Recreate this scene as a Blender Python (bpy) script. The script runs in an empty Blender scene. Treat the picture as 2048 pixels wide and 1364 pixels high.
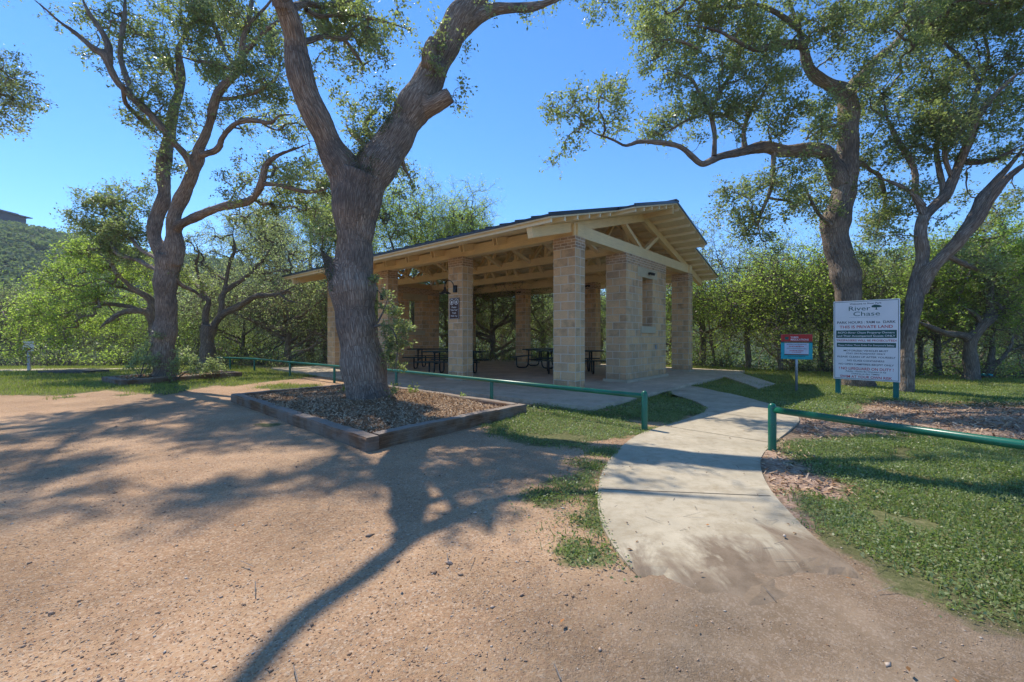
import bpy, math, random
import numpy as np
from mathutils import Vector, Matrix, noise as mnoise
from mathutils.kdtree import KDTree

rng = np.random.default_rng(7)
random.seed(7)
SC = bpy.context.scene
COL = SC.collection
F = 853.4      # focal length in photo pixels (photo 2048 wide)
HZ = 674.7     # horizon row
CAMZ = 1.30

def at(px, py, Y):
    """point at depth Y (metres ahead of the camera) seen at photo pixel"""
    return np.array([(px-1024.0)/F*Y, Y, CAMZ+(HZ-py)/F*Y])
def gp(px, py, z=0.0):
    Y = F*(CAMZ-z)/(py-HZ)
    return np.array([(px-1024.0)/F*Y, Y])

# ------------------------------------------------------------------ object helpers
def tag(o, label=None, cat=None, group=None, kind=None):
    if label: o['label'] = label
    if cat: o['category'] = cat
    if group: o['group'] = group
    if kind: o['kind'] = kind
    return o
def empty(name, loc=(0,0,0), rz=0.0):
    o = bpy.data.objects.new(name, None); COL.objects.link(o)
    o.location = loc; o.rotation_euler = (0,0,rz); o.empty_display_size = .2
    return o
def np_mesh(name, verts, faces, mat=None, parent=None, attrs=None, smooth=False, uv=None, mats=None, midx=None):
    """faces: (N,4) or (N,3) int array"""
    verts = np.asarray(verts, dtype=np.float32); faces = np.asarray(faces, dtype=np.int32)
    me = bpy.data.meshes.new(name)
    k = faces.shape[1]; n = len(faces)
    me.vertices.add(len(verts)); me.vertices.foreach_set('co', verts.ravel())
    me.loops.add(n*k); me.loops.foreach_set('vertex_index', faces.ravel())
    me.polygons.add(n)
    me.polygons.foreach_set('loop_start', np.arange(0, n*k, k, dtype=np.int32))
    me.polygons.foreach_set('loop_total', np.full(n, k, dtype=np.int32))
    if smooth: me.polygons.foreach_set('use_smooth', np.ones(n, dtype=bool))
    me.update(calc_edges=True)
    for (an, dom, typ, data) in (attrs or []):
        a = me.attributes.new(an, typ, dom)
        a.data.foreach_set('vector' if typ == 'FLOAT_VECTOR' else 'value', np.asarray(data, dtype=np.float32).ravel())
    if uv is not None:
        l = me.uv_layers.new(name='UVMap'); l.data.foreach_set('uv', np.asarray(uv, dtype=np.float32).ravel())
    for m in (mats or ([mat] if mat else [])): me.materials.append(m)
    if midx is not None: me.polygons.foreach_set('material_index', np.asarray(midx, dtype=np.int32))
    o = bpy.data.objects.new(name, me); COL.objects.link(o)
    if parent is not None: o.parent = parent
    return o

class MB:
    """collects polygons with metre UVs; build() makes one mesh object"""
    def __init__(s): s.v=[]; s.f=[]; s.uv=[]; s.m=[]; s.sm=[]
    def poly(s, pts, uvs=None, m=0, sm=False):
        i=len(s.v); s.v += [tuple(map(float,p)) for p in pts]; s.f.append(list(range(i,i+len(pts))))
        s.uv += (uvs or [(0,0)]*len(pts)); s.m.append(m); s.sm.append(sm)
    def box(s, x0,x1,y0,y1,z0,z1, m=0, mx=None, o=(0,0,0), faces='xXyYzZ'):
        x0,x1=min(x0,x1),max(x0,x1); y0,y1=min(y0,y1),max(y0,y1)
        mx = m if mx is None else mx
        ox,oy,oz=o
        Q={'x':([(x0,y1,z0),(x0,y0,z0),(x0,y0,z1),(x0,y1,z1)],1,2),'X':([(x1,y0,z0),(x1,y1,z0),(x1,y1,z1),(x1,y0,z1)],1,2),
           'y':([(x0,y0,z0),(x1,y0,z0),(x1,y0,z1),(x0,y0,z1)],0,2),'Y':([(x1,y1,z0),(x0,y1,z0),(x0,y1,z1),(x1,y1,z1)],0,2),
           'z':([(x0,y1,z0),(x1,y1,z0),(x1,y0,z0),(x0,y0,z0)],0,1),'Z':([(x0,y0,z1),(x1,y0,z1),(x1,y1,z1),(x0,y1,z1)],0,1)}
        for k in faces:
            p,a,b=Q[k]
            s.poly(p,[(q[a]-(ox,oy,oz)[a], q[b]-(ox,oy,oz)[b]) for q in p], mx if k in 'xX' else m)
    def bar(s, p0, p1, w, h, up=(0,0,1), m=0):
        p0=Vector(p0); p1=Vector(p1); d=(p1-p0); L=d.length; d.normalize()
        side=d.cross(Vector(up)).normalized(); u=side.cross(d).normalized()
        a=side*(w/2); b=u*(h/2)
        c=[p0-a-b,p0+a-b,p0+a+b,p0-a+b]; e=[q+d*L for q in c]
        r=random.random()*3
        for i in range(4):
            j=(i+1)%4; ww = w if i%2==0 else h
            s.poly([c[i],e[i],e[j],c[j]][::-1],[(r,ww),(r+L,ww),(r+L,0),(r,0)][::-1],m)
        s.poly(c,[(0,0),(w,0),(w,h),(0,h)],m); s.poly(e[::-1],[(0,0),(w,0),(w,h),(0,h)],m)
    def tube(s, pts, r, k=10, m=0, cap=True):
        pts=[Vector(p) for p in pts]; n=len(pts); rs = r if hasattr(r,'__len__') else [r]*n
        t0=(pts[1]-pts[0]).normalized(); ref=Vector((0,0,1)) if abs(t0.z)<.9 else Vector((1,0,0))
        nrm=t0.cross(ref).normalized(); rings=[]
        i0=len(s.v); L=0
        for i in range(n):
            t=(pts[min(i+1,n-1)]-pts[max(i-1,0)]).normalized()
            nrm=(nrm-t*nrm.dot(t)).normalized(); b=t.cross(nrm)
            rings.append([pts[i]+(nrm*math.cos(2*math.pi*q/k)+b*math.sin(2*math.pi*q/k))*rs[i] for q in range(k)])
        for i in range(n-1):
            for q in range(k):
                w=(q+1)%k
                s.poly([rings[i][q],rings[i][w],rings[i+1][w],rings[i+1][q]],m=m,sm=True)
        if cap:
            s.poly(rings[0][::-1],m=m); s.poly(rings[-1],m=m)
    def lathe(s, prof, c=(0,0,0), k=20, m=0, axis='z'):
        c=Vector(c)
        def P(r,z,q):
            a=2*math.pi*q/k
            return c+Vector((r*math.cos(a),r*math.sin(a),z))
        for (r0,z0),(r1,z1) in zip(prof[:-1],prof[1:]):
            for q in range(k):
                pts=[P(r0,z0,q),P(r0,z0,q+1),P(r1,z1,q+1),P(r1,z1,q)]
                if r0<1e-6: pts=pts[1:]
                elif r1<1e-6: pts=pts[:3]
                s.poly(pts,m=m,sm=True)
    def build(s, name, mats, parent=None, weld=True, bevel=0):
        me=bpy.data.meshes.new(name); me.from_pydata(s.v,[],s.f)
        l=me.uv_layers.new(name='UVMap'); l.data.foreach_set('uv',[c for q in s.uv for c in q])
        me.polygons.foreach_set('material_index',s.m); me.polygons.foreach_set('use_smooth',s.sm)
        for m in (mats if isinstance(mats,(list,tuple)) else [mats]): me.materials.append(m)
        if weld:
            import bmesh
            bm=bmesh.new(); bm.from_mesh(me); bmesh.ops.remove_doubles(bm,verts=bm.verts,dist=1e-5)
            bmesh.ops.recalc_face_normals(bm,faces=bm.faces)
            bm.to_mesh(me); bm.free()
        o=bpy.data.objects.new(name,me); COL.objects.link(o)
        if parent is not None: o.parent=parent
        if bevel:
            md=o.modifiers.new('Bevel','BEVEL'); md.width=bevel; md.segments=2; md.limit_method='ANGLE'
        return o
def copy_tree(o, parent=None):
    c=o.copy(); COL.objects.link(c); c.parent=parent
    for ch in list(o.children): copy_tree(ch,c)
    return c

# ------------------------------------------------------------------ materials
class NT:
    def __init__(s, name):
        s.mat=bpy.data.materials.new(name); s.mat.use_nodes=True; s.t=s.mat.node_tree
        s.t.nodes.clear(); s.out=s.n('ShaderNodeOutputMaterial')
    def n(s, typ, **kw):
        nd=s.t.nodes.new(typ)
        for k,v in kw.items():
            if k in ('inp',):
                for a,b in v.items():
                    if hasattr(b,'is_output') : s.t.links.new(b,nd.inputs[a])
                    else: nd.inputs[a].default_value=b
            else: setattr(nd,k,v)
        return nd
    def l(s,a,b): s.t.links.new(a,b)
    def coord(s, kind='Object'): return s.n('ShaderNodeTexCoord').outputs[kind]
    def attr(s, name, out='Fac'): return s.n('ShaderNodeAttribute',attribute_name=name).outputs[out]
    def map(s, v, scale=(1,1,1), loc=(0,0,0), rot=(0,0,0)):
        return s.n('ShaderNodeMapping',inp={'Vector':v,'Scale':scale,'Location':loc,'Rotation':rot}).outputs[0]
    def noise(s, v, scale, detail=4, rough=.55, dist=0, out='Fac'):
        return s.n('ShaderNodeTexNoise',inp={'Vector':v,'Scale':scale,'Detail':detail,'Roughness':rough,'Distortion':dist}).outputs[out]
    def voro(s, v, scale, feature='F1', out='Distance', rand=1.0):
        return s.n('ShaderNodeTexVoronoi',feature=feature,inp={'Vector':v,'Scale':scale,'Randomness':rand}).outputs[out]
    def ramp(s, f, stops, interp='LINEAR'):
        r=s.n('ShaderNodeValToRGB'); r.color_ramp.interpolation=interp
        e=r.color_ramp.elements
        while len(e)<len(stops): e.new(.5)
        for i,(p,c) in enumerate(stops):
            e[i].position=p; e[i].color=(c[0],c[1],c[2],1) if hasattr(c,'__len__') else (c,c,c,1)
        s.l(f,r.inputs[0]); return r.outputs[0]
    def mix(s, f, a, b, mode='MIX'):
        m=s.n('ShaderNodeMix',data_type='RGBA',blend_type=mode)
        for sock,v in ((m.inputs[0],f),(m.inputs[6],a),(m.inputs[7],b)):
            if hasattr(v,'is_output'): s.l(v,sock)
            else: sock.default_value = v if not hasattr(v,'__len__') else (v[0],v[1],v[2],1)
        return m.outputs[2]
    def math(s, op, a, b=0.0, c=0.0, clamp=False):
        m=s.n('ShaderNodeMath',operation=op,use_clamp=clamp)
        for i,v in enumerate((a,b,c)):
            if hasattr(v,'is_output'): s.l(v,m.inputs[i])
            else: m.inputs[i].default_value=v
        return m.outputs[0]
    def bump(s, h, strength=.5, dist=.02, normal=None):
        b=s.n('ShaderNodeBump',inp={'Height':h,'Strength':strength,'Distance':dist})
        if normal is not None: s.l(normal,b.inputs['Normal'])
        return b.outputs[0]
    def bsdf(s, color, rough=.8, normal=None, spec=.3, metal=0.0, **kw):
        b=s.n('ShaderNodeBsdfPrincipled')
        for nm,v in (('Base Color',color),('Roughness',rough),('Specular IOR Level',spec),('Metallic',metal)):
            if hasattr(v,'is_output'): s.l(v,b.inputs[nm])
            else: b.inputs[nm].default_value = (v[0],v[1],v[2],1) if hasattr(v,'__len__') else v
        if normal is not None: s.l(normal,b.inputs['Normal'])
        s.l(b.outputs[0],s.out.inputs[0]); return b
M={}
def mat_stone(name, width, offset, courses=.2, cols=((.80,.54,.29),(.54,.355,.20)), bump=1.3, mortar=(.92,.79,.60)):
    t=NT(name); uv=t.coord('UV')
    b=t.n('ShaderNodeTexBrick',offset=offset,offset_frequency=2,squash=1.0)
    wob=t.n('ShaderNodeVectorMath',operation='MULTIPLY_ADD')
    t.l(t.noise(uv,9,2,out='Color'),wob.inputs[0]); wob.inputs[1].default_value=(.008,.008,0); t.l(uv,wob.inputs[2])
    t.l(wob.outputs[0],b.inputs['Vector'])
    b.inputs['Color1'].default_value=(0,0,0,1); b.inputs['Color2'].default_value=(1,1,1,1); b.inputs['Mortar'].default_value=(.5,.5,.5,1)
    b.inputs['Scale'].default_value=1; b.inputs['Mortar Size'].default_value=.0095 if courses>.1 else .006
    b.inputs['Mortar Smooth'].default_value=.1; b.inputs['Brick Width'].default_value=width; b.inputs['Row Height'].default_value=courses
    co=t.coord('Object')
    n1=t.noise(co,5,6,.65); n2=t.noise(co,38,4,.7); n3=t.noise(co,1.1,3)
    vary=t.ramp(b.outputs['Color'],[(0,(cols[1][0]*.80,cols[1][1]*.78,cols[1][2]*.78)),(.25,cols[1]),(.55,(cols[0][0],cols[0][1]*.95,cols[0][2]*.95)),(.8,(cols[0][0]*1.12,cols[0][1]*1.08,cols[0][2]*.95)),(1,(cols[1][0]*1.15,cols[1][1]*.92,cols[1][2]*.95))])
    vary=t.mix(t.ramp(n1,[(.35,0),(.7,1)]),vary,(cols[0][0]*1.18,cols[0][1]*1.12,cols[0][2]*1.05))
    vary=t.mix(t.ramp(n2,[(.4,0),(.75,.35)]),vary,(.20,.13,.085))
    vary=t.mix(t.ramp(n3,[(.45,0),(.65,.4)]),vary,(.42,.31,.215))
    base=t.mix(b.outputs['Fac'],vary,t.mix(n2,mortar,tuple(c*.75 for c in mortar)))
    sz=t.n('ShaderNodeSeparateXYZ'); t.l(co,sz.inputs[0])
    stn=t.math('ADD',t.math('MULTIPLY',sz.outputs[2],-1.5),t.math('MULTIPLY',t.noise(t.map(co,(1,1,.45)),4.5,5,.7),2.2))
    base=t.mix(t.ramp(stn,[(.55,0),(.95,.55)]),base,(.30,.225,.15))
    h=t.math('MULTIPLY',t.math('SUBTRACT',1.0,b.outputs['Fac']),t.math('ADD',.55,t.math('ADD',t.math('MULTIPLY',n1,.7),t.math('MULTIPLY',n2,.25))))
    t.bsdf(base,.9,t.bump(h,.9*bump,.045),.2)
    return t.mat
def mat_simple(name, col, rough=.6, spec=.4, metal=0, nscale=6, namt=.15, bump=0, bscale=60):
    t=NT(name); co=t.coord('Object')
    n=t.noise(co,nscale,5,.6)
    c=t.mix(t.ramp(n,[(.3,0),(.7,1)]),tuple(x*(1-namt) for x in col),tuple(min(1,x*(1+namt)) for x in col))
    nb=t.bump(t.noise(co,bscale,4),bump,.004) if bump else None
    t.bsdf(c,rough,nb,spec,metal); return t.mat
def mat_wood(name, col, knots=.5):
    t=NT(name); uv=t.coord('UV'); co=t.coord('Object')
    g=t.noise(t.map(uv,(1.3,26,1)),2.0,5,.6,.6)
    n=t.noise(co,1.7,4,.6); sp=t.noise(t.map(uv,(3,9,1)),3,2)
    c=t.mix(t.ramp(g,[(.3,0),(.7,1)]),tuple(x*.86 for x in col),tuple(x*1.07 for x in col))
    c=t.mix(t.ramp(n,[(.42,0),(.75,.5)]),c,(col[0]*.72,col[1]*.72,col[2]*.75))
    c=t.mix(t.ramp(sp,[(.70,0),(.76,knots)]),c,(.22,.13,.06))
    t.bsdf(c,.65,t.bump(g,.25,.004),.3); return t.mat
M['stone']=mat_stone('split_face_block',.4,.5)
M['stone_n']=mat_stone('split_face_block_narrow',.2,0.0)
M['stone_b']=mat_stone('small_tan_brick',.2,.5,.0675,((.56,.37,.22),(.33,.22,.14)),.5)
M['cream']=mat_simple('cast_stone',(.56,.47,.31),.85,.2,0,3,.1,.4,80)
M['cover_plinth']=mat_simple('plinth_stone',(.47,.40,.29),.9,.2,0,4,.14,.4,60)
M['wood']=mat_wood('tan_painted_timber',(.90,.70,.38))
M['deck']=mat_wood('cream_roof_decking',(.90,.78,.52),.15)
M['roofmetal']=mat_simple('grey_roof_metal',(.07,.076,.086),.42,.5,.6,5,.15)
M['black']=mat_simple('black_powder_coat',(.012,.013,.014),.4,.5,0,8,.2)
M['tabletop']=mat_simple('dark_green_plastisol',(.015,.04,.033),.45,.5,0,9,.3,.3,120)
M['blackroofed']=M['black']
def mat_paint_rail():
    t=NT('green_rail_paint'); co=t.coord('Object')
    n=t.noise(co,2.5,4); n2=t.noise(co,70,4,.7)
    c=t.mix(t.ramp(n,[(.35,0),(.65,1)]),(.006,.115,.062),(.012,.17,.10))
    c=t.mix(t.ramp(n2,[(.64,0),(.68,.9)]),c,(.25,.24,.19)); c=t.mix(t.ramp(t.noise(co,11,6,.8),[(.62,0),(.66,.85)]),c,(.16,.07,.03))
    t.bsdf(c,.32,t.bump(n2,.15,.003),.5); return t.mat
M['rail']=mat_paint_rail()
M['signgreen']=mat_simple('sign_post_green',(.008,.15,.12),.5,.4,0,5,.2)
M['white']=mat_simple('sign_white',(.82,.81,.79),.35,.5,0,2.2,.06)
M['alu']=mat_simple('galvanised_post',(.36,.40,.44),.45,.5,.5,20,.15)
M['ink']=mat_simple('sign_black_ink',(.02,.025,.03),.4,.4)
M['inkg']=mat_simple('sign_green_ink',(.01,.085,.065),.4,.4)
M['inkr']=mat_simple('sign_red_ink',(.50,.02,.02),.4,.4)
M['inkw']=mat_simple('sign_white_ink',(.75,.76,.76),.4,.4)
M['red']=mat_simple('sign_red',(.50,.018,.012),.4,.4)
M['teal']=mat_simple('sign_teal',(.0,.36,.40),.4,.4)
M['brown']=mat_simple('sign_brown',(.075,.028,.018),.45,.4)
M['lightsign']=mat_simple('sign_grey_panel',(.55,.58,.66),.4,.4)
M['house']=mat_simple('dark_house_wall',(.05,.06,.085),.7,.3)
M['glass']=mat_simple('lamp_glass',(.5,.5,.45),.15,.6)

def mat_timber():
    t=NT('railway_sleeper_wood'); uv=t.coord('UV'); co=t.coord('Object')
    g=t.noise(t.map(uv,(1.2,22,1)),2.2,6,.65,.8); n=t.noise(co,2.2,5,.6); f=t.noise(co,45,4,.7)
    c=t.ramp(g,[(.25,(.07,.036,.02)),(.5,(.20,.105,.055)),(.75,(.36,.22,.12))])
    c=t.mix(t.ramp(n,[(.4,0),(.62,.75)]),c,(.29,.235,.18))
    geo=t.n('ShaderNodeNewGeometry'); sx=t.n('ShaderNodeSeparateXYZ'); t.l(geo.outputs['Normal'],sx.inputs[0])
    c=t.mix(t.math('MULTIPLY',t.ramp(sx.outputs[2],[(.6,0),(.9,1)]),.55),c,(.38,.325,.27))
    c=t.mix(t.ramp(f,[(.62,0),(.8,.5)]),c,(.03,.02,.015))
    t.bsdf(c,.92,t.bump(t.math('ADD',g,t.math('MULTIPLY',f,.4)),.8,.02),.15); return t.mat
M['timber']=mat_timber()

def mat_bark(name, c0, c1, c2):
    t=NT(name); b=t.attr('bark','Vector'); co=t.coord('Object')
    st=t.map(b,(1,1,.075))
    v=t.voro(st,44,'DISTANCE_TO_EDGE','Distance'); n=t.noise(st,56,6,.7,.6); fine=t.noise(b,90,4,.7); big=t.noise(co,1.3,5,.65)
    h=t.math('ADD',t.math('MULTIPLY',t.ramp(v,[(.0,0),(.3,1)]),.45),t.math('MULTIPLY',n,.9))
    c=t.ramp(h,[(.25,c0),(.62,c1),(.95,c2)])
    c=t.mix(t.ramp(big,[(.45,0),(.62,.7)]),c,t.mix(h,tuple(x*.5 for x in c0),(.19,.165,.145)))
    lich=t.noise(co,3.1,7,.75)
    c=t.mix(t.ramp(lich,[(.62,0),(.72,.45)]),c,(.17,.19,.13))
    t.bsdf(c,.93,t.bump(t.math('ADD',h,t.math('MULTIPLY',fine,.25)),1.0,.03),.12)
    return t.mat
M['bark']=mat_bark('oak_bark',(.09,.063,.046),(.36,.27,.20),(.60,.48,.37))
M['bark_far']=mat_bark('grey_oak_bark',(.09,.07,.055),(.25,.20,.155),(.42,.36,.28))

def mat_leaf(name, cols, trans=.35, rough=.42, spec=.45):
    """leaf colours from a per-face random value"""
    t=NT(name); r=t.attr('rnd')
    co=t.coord('Object')
    n=len(cols)
    c=t.ramp(r,[(i/(n-1),cc) for i,cc in enumerate(cols)])
    cl=t.noise(co,.9,3)
    c=t.mix(t.ramp(cl,[(.38,0),(.66,.55)]),c,t.mix(.5,c,(cols[-1][0],cols[-1][1],cols[-1][2])))
    b=t.bsdf(c,rough,None,spec)
    tr=t.n('ShaderNodeBsdfTranslucent'); t.l(t.mix(.5,c,t.mix(1.0,c,(1.5,2.0,.55),'MULTIPLY')),tr.inputs[0])
    m=t.n('ShaderNodeMixShader'); m.inputs[0].default_value=trans
    t.l(b.outputs[0],m.inputs[1]); t.l(tr.outputs[0],m.inputs[2]); t.l(m.outputs[0],t.out.inputs[0])
    return t.mat
M['leaf']=mat_leaf('live_oak_leaves',[(.14,.16,.06),(.225,.245,.10),(.32,.335,.16),(.46,.45,.31)],.52)
M['leaf_g']=mat_leaf('fresh_green_leaves',[(.17,.215,.045),(.25,.31,.075),(.33,.39,.11),(.42,.46,.19)],.68)
M['leaf_grey']=mat_leaf('grey_green_leaves',[(.20,.215,.105),(.29,.305,.165),(.38,.39,.24),(.50,.50,.36)],.6)
M['leaf_y']=mat_leaf('yellow_green_leaves',[(.20,.245,.045),(.30,.355,.08),(.40,.45,.12),(.48,.50,.21)],.68)
M['moss']=mat_leaf('ball_moss',[(.06,.08,.045),(.12,.15,.085),(.20,.22,.15)],.3,.8,.1)
M['grass']=mat_leaf('ground_cover_leaves',[(.11,.145,.03),(.18,.23,.06),(.25,.30,.11),(.37,.39,.22)],.4)
M['lawn']=mat_leaf('lawn_grass',[(.16,.19,.03),(.25,.28,.055),(.34,.345,.10),(.42,.37,.17)],.4,.6)
M['chip']=mat_leaf('wood_chips',[(.12,.062,.034),(.32,.185,.10),(.50,.33,.19),(.62,.46,.31)],.0,.95,.0)
M['deadleaf']=mat_leaf('fallen_leaves',[(.10,.05,.02),(.22,.11,.04),(.36,.20,.09),(.45,.16,.04)],.1,.7,.2)
M['twig']=mat_simple('dead_twigs',(.17,.15,.135),.9,.1,0,9,.35)
M['pebble']=mat_leaf('granite_pebbles',[(.13,.09,.065),(.30,.175,.10),(.42,.26,.155),(.50,.36,.26),(.55,.47,.38)],0,.8,.2)

# ------------------------------------------------------------------ regions on the ground (from photo pixels to metres)
def G(lst): return np.array([gp(x,y) for x,y in lst])
def inside(P, poly):
    x,y=P[:,0],P[:,1]; n=len(poly); r=np.zeros(len(P),bool); j=n-1
    for i in range(n):
        xi,yi=poly[i]; xj,yj=poly[j]
        c=((yi>y)!=(yj>y))&(x<(xj-xi)*(y-yi)/((yj-yi) if yj!=yi else 1e-9)+xi)
        r^=c; j=i
    return r
def sdist(P, poly):
    """signed distance, positive inside"""
    d=np.full(len(P),1e9); n=len(poly)
    for i in range(n):
        a=poly[i]; b=poly[(i+1)%n]; ab=b-a; L=max(1e-12,(ab**2).sum())
        t=np.clip(((P-a)@ab)/L,0,1); q=a+t[:,None]*ab
        d=np.minimum(d,((P-q)**2).sum(1))
    d=np.sqrt(d); return np.where(inside(P,poly),d,-d)
def nz(P, s, off=0.0):
    """cheap smooth value noise, vectorised, about -1..1"""
    x=P[:,0]*s+off; y=P[:,1]*s-off*1.7
    v=np.sin(x*1.0+1.3*np.sin(y*.9+off))*.5+np.sin(y*1.7+1.1*np.sin(x*1.3+2+off))*.35+np.sin((x+y)*2.6+np.sin(x*3.1)*.8)*.25+np.sin((x-y)*4.3+off)*.15
    return v
POLY={
 'right_grass':G([(1556,884),(1700,868),(1850,866),(2060,880),(2500,960),(2700,1300),(2300,1420),(2048,1268),(1950,1236),(1850,1212),(1760,1160),(1690,1112),(1640,1070),(1590,1010),(1600,985),(1700,1000),(1690,975),(1600,940),(1560,905)]),
 'back_grass':np.vstack([G([(1350,772),(1500,800),(1540,822),(1600,833),(1700,826),(1760,800),(1900,812),(2100,815),(3200,900)]),[[30,9],[26,14],[12,18],[0,22],[-2,18]]]),
 'island':G([(1200,815),(1330,785),(1405,805),(1412,822),(1340,846),(1240,838)]),
 'post_grass':G([(985,822),(1050,812),(1190,812),(1290,850),(1335,858),(1300,872),(1180,884),(1080,896),(1010,878),(970,862)]),
 'edge_tuft':G([(1150,945),(1190,950),(1208,985),(1208,1015),(1185,1018),(1160,985),(1135,965)]),
 'left_lawn':np.vstack([[[-45,10.2],[-19,10.2]],G([(120,792),(210,782),(330,790),(430,772),(470,772),(560,760),(650,752)]),[[-6,15],[-4,22],[-45,22]]]),
 'planter_strip':G([(640,768),(560,768),(500,775),(560,781),(640,776)]),
}
TUFTS=[gp(540,850),gp(1157,1100),gp(1220,905),gp(1195,932),gp(1085,995),gp(1190,1042),gp(1145,975),gp(1210,1046),gp(1125,965),gp(410,775),gp(250,790),gp(130,795)]
MULCH=[G([(1600,836),(1700,830),(1760,800),(2100,808),(2600,870),(2600,905),(2060,884),(1850,868),(1700,868),(1610,872),(1585,858)]),
       G([(1530,900),(1560,880),(1620,940),(1720,980),(1700,1006),(1600,990),(1640,1075),(1700,1115),(1560,1030),(1525,950)])]
# concrete path outline
PATH_L=[(1395,771),(1300,789),(1255,798),(1330,800),(1385,806),(1412,818),(1400,830),(1340,850),(1285,868),(1250,890),(1212,932),(1196,985),(1200,1040),(1218,1082),(1245,1122),(1285,1160),(1340,1192),(1420,1215),(1560,1240)]
PATH_R=[(1700,1225),(1740,1180),(1700,1135),(1642,1092),(1582,1032),(1542,985),(1523,945),(1524,915),(1548,888),(1582,860),(1598,838),(1560,816),(1480,793),(1420,781)]
PATHP=G([(1270,796),(1330,783),(1345,790),(1395,806),(1412,818),(1400,830),(1340,850),(1285,868),(1250,890),(1212,932),(1196,985),(1200,1040),(1218,1082),(1245,1122),(1285,1160),(1340,1192),(1420,1215),(1560,1240)]+PATH_R[:-1]+[(1440,785),(1385,774),(1330,783)])
PL=[np.array([-1.65,4.80]),np.array([.25,7.19]),np.array([-3.75,10.9]),np.array([-5.65,8.55])]   # planter corners: front, right, back, left
PL2=[np.array([-10.43,11.35]),np.array([-8.85,14.0]),np.array([-10.6,15.0]),np.array([-11.9,12.4])]
def grass_mask(P):
    m=np.full(len(P),-9.0)
    for k,p in POLY.items():
        m=np.maximum(m,sdist(P,p))
    for t in TUFTS:
        m=np.maximum(m,.16-np.hypot(P[:,0]-t[0],(P[:,1]-t[1])))
    return m
SKY_S=.112; SUN_S=2.05; EXPO=1.4; HAZE=.0005
# ------------------------------------------------------------------ ground sheet
def crest(x):
    """distance ahead of the camera where the lawn ends and the bank drops"""
    return np.interp(x,[-60,-22,-6,0,6,9.5,12,15,18,40],[21,19,20.5,22,20.5,18.2,15.2,13.6,12.8,12])
RX=[-3.0,-1.35,-1.2,-1.0,-.85,-.65,-.54,-.3,0,.5,.72,.85,2.0,3.0]
RE=[.262,.26,.255,.223,.186,.172,.13,.10,.085,.085,.10,.09,.09,.09]
def hillz(x,y):
    """far hills: rise after the river bottom"""
    r=x/np.maximum(y,1e-3)
    D=np.hypot(x,y)
    e=np.interp(r,RX,RE)
    f=np.clip((D-95)/130,0,1)
    prof=f*f*(3-2*f)
    return np.where(y>10,-4+prof*(e*225/np.sqrt(1+r*r)+5.3),-4)
def terrain(P):
    x,y=P[:,0],P[:,1]
    D=np.hypot(x,y)
    d=y-crest(x)
    drop=-np.clip(d,0,1e9)*.28
    z=np.maximum(drop,-3.2)
    far=D>70
    z=np.where(far&(y>0),np.maximum(hillz(x,y),-4+.8*np.clip(1-(D-70)/30,0,1)),z)
    z+= .012*nz(P,1.1)*(D<40)+.4*nz(P,.06)*(D>60)
    z+= np.clip(1-D/11,0,1)*.012*nz(P,3.7,2)
    return z
xs=np.unique(np.concatenate([np.linspace(-5,5,170),np.linspace(-14,-5,100),np.linspace(5,14,100),np.linspace(14,30,40),np.linspace(-30,-14,50),-np.geomspace(30,4000,45),np.geomspace(30,4000,45)]))
ys=np.unique(np.concatenate([np.linspace(1,9,180),np.linspace(9,24,130),np.geomspace(24,4000,80),[-3000,-300,-50,-10,-3,-1,0]]))
XX,YY=np.meshgrid(xs,ys); PG=np.stack([XX.ravel(),YY.ravel()],1)
zz=terrain(PG)
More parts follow.
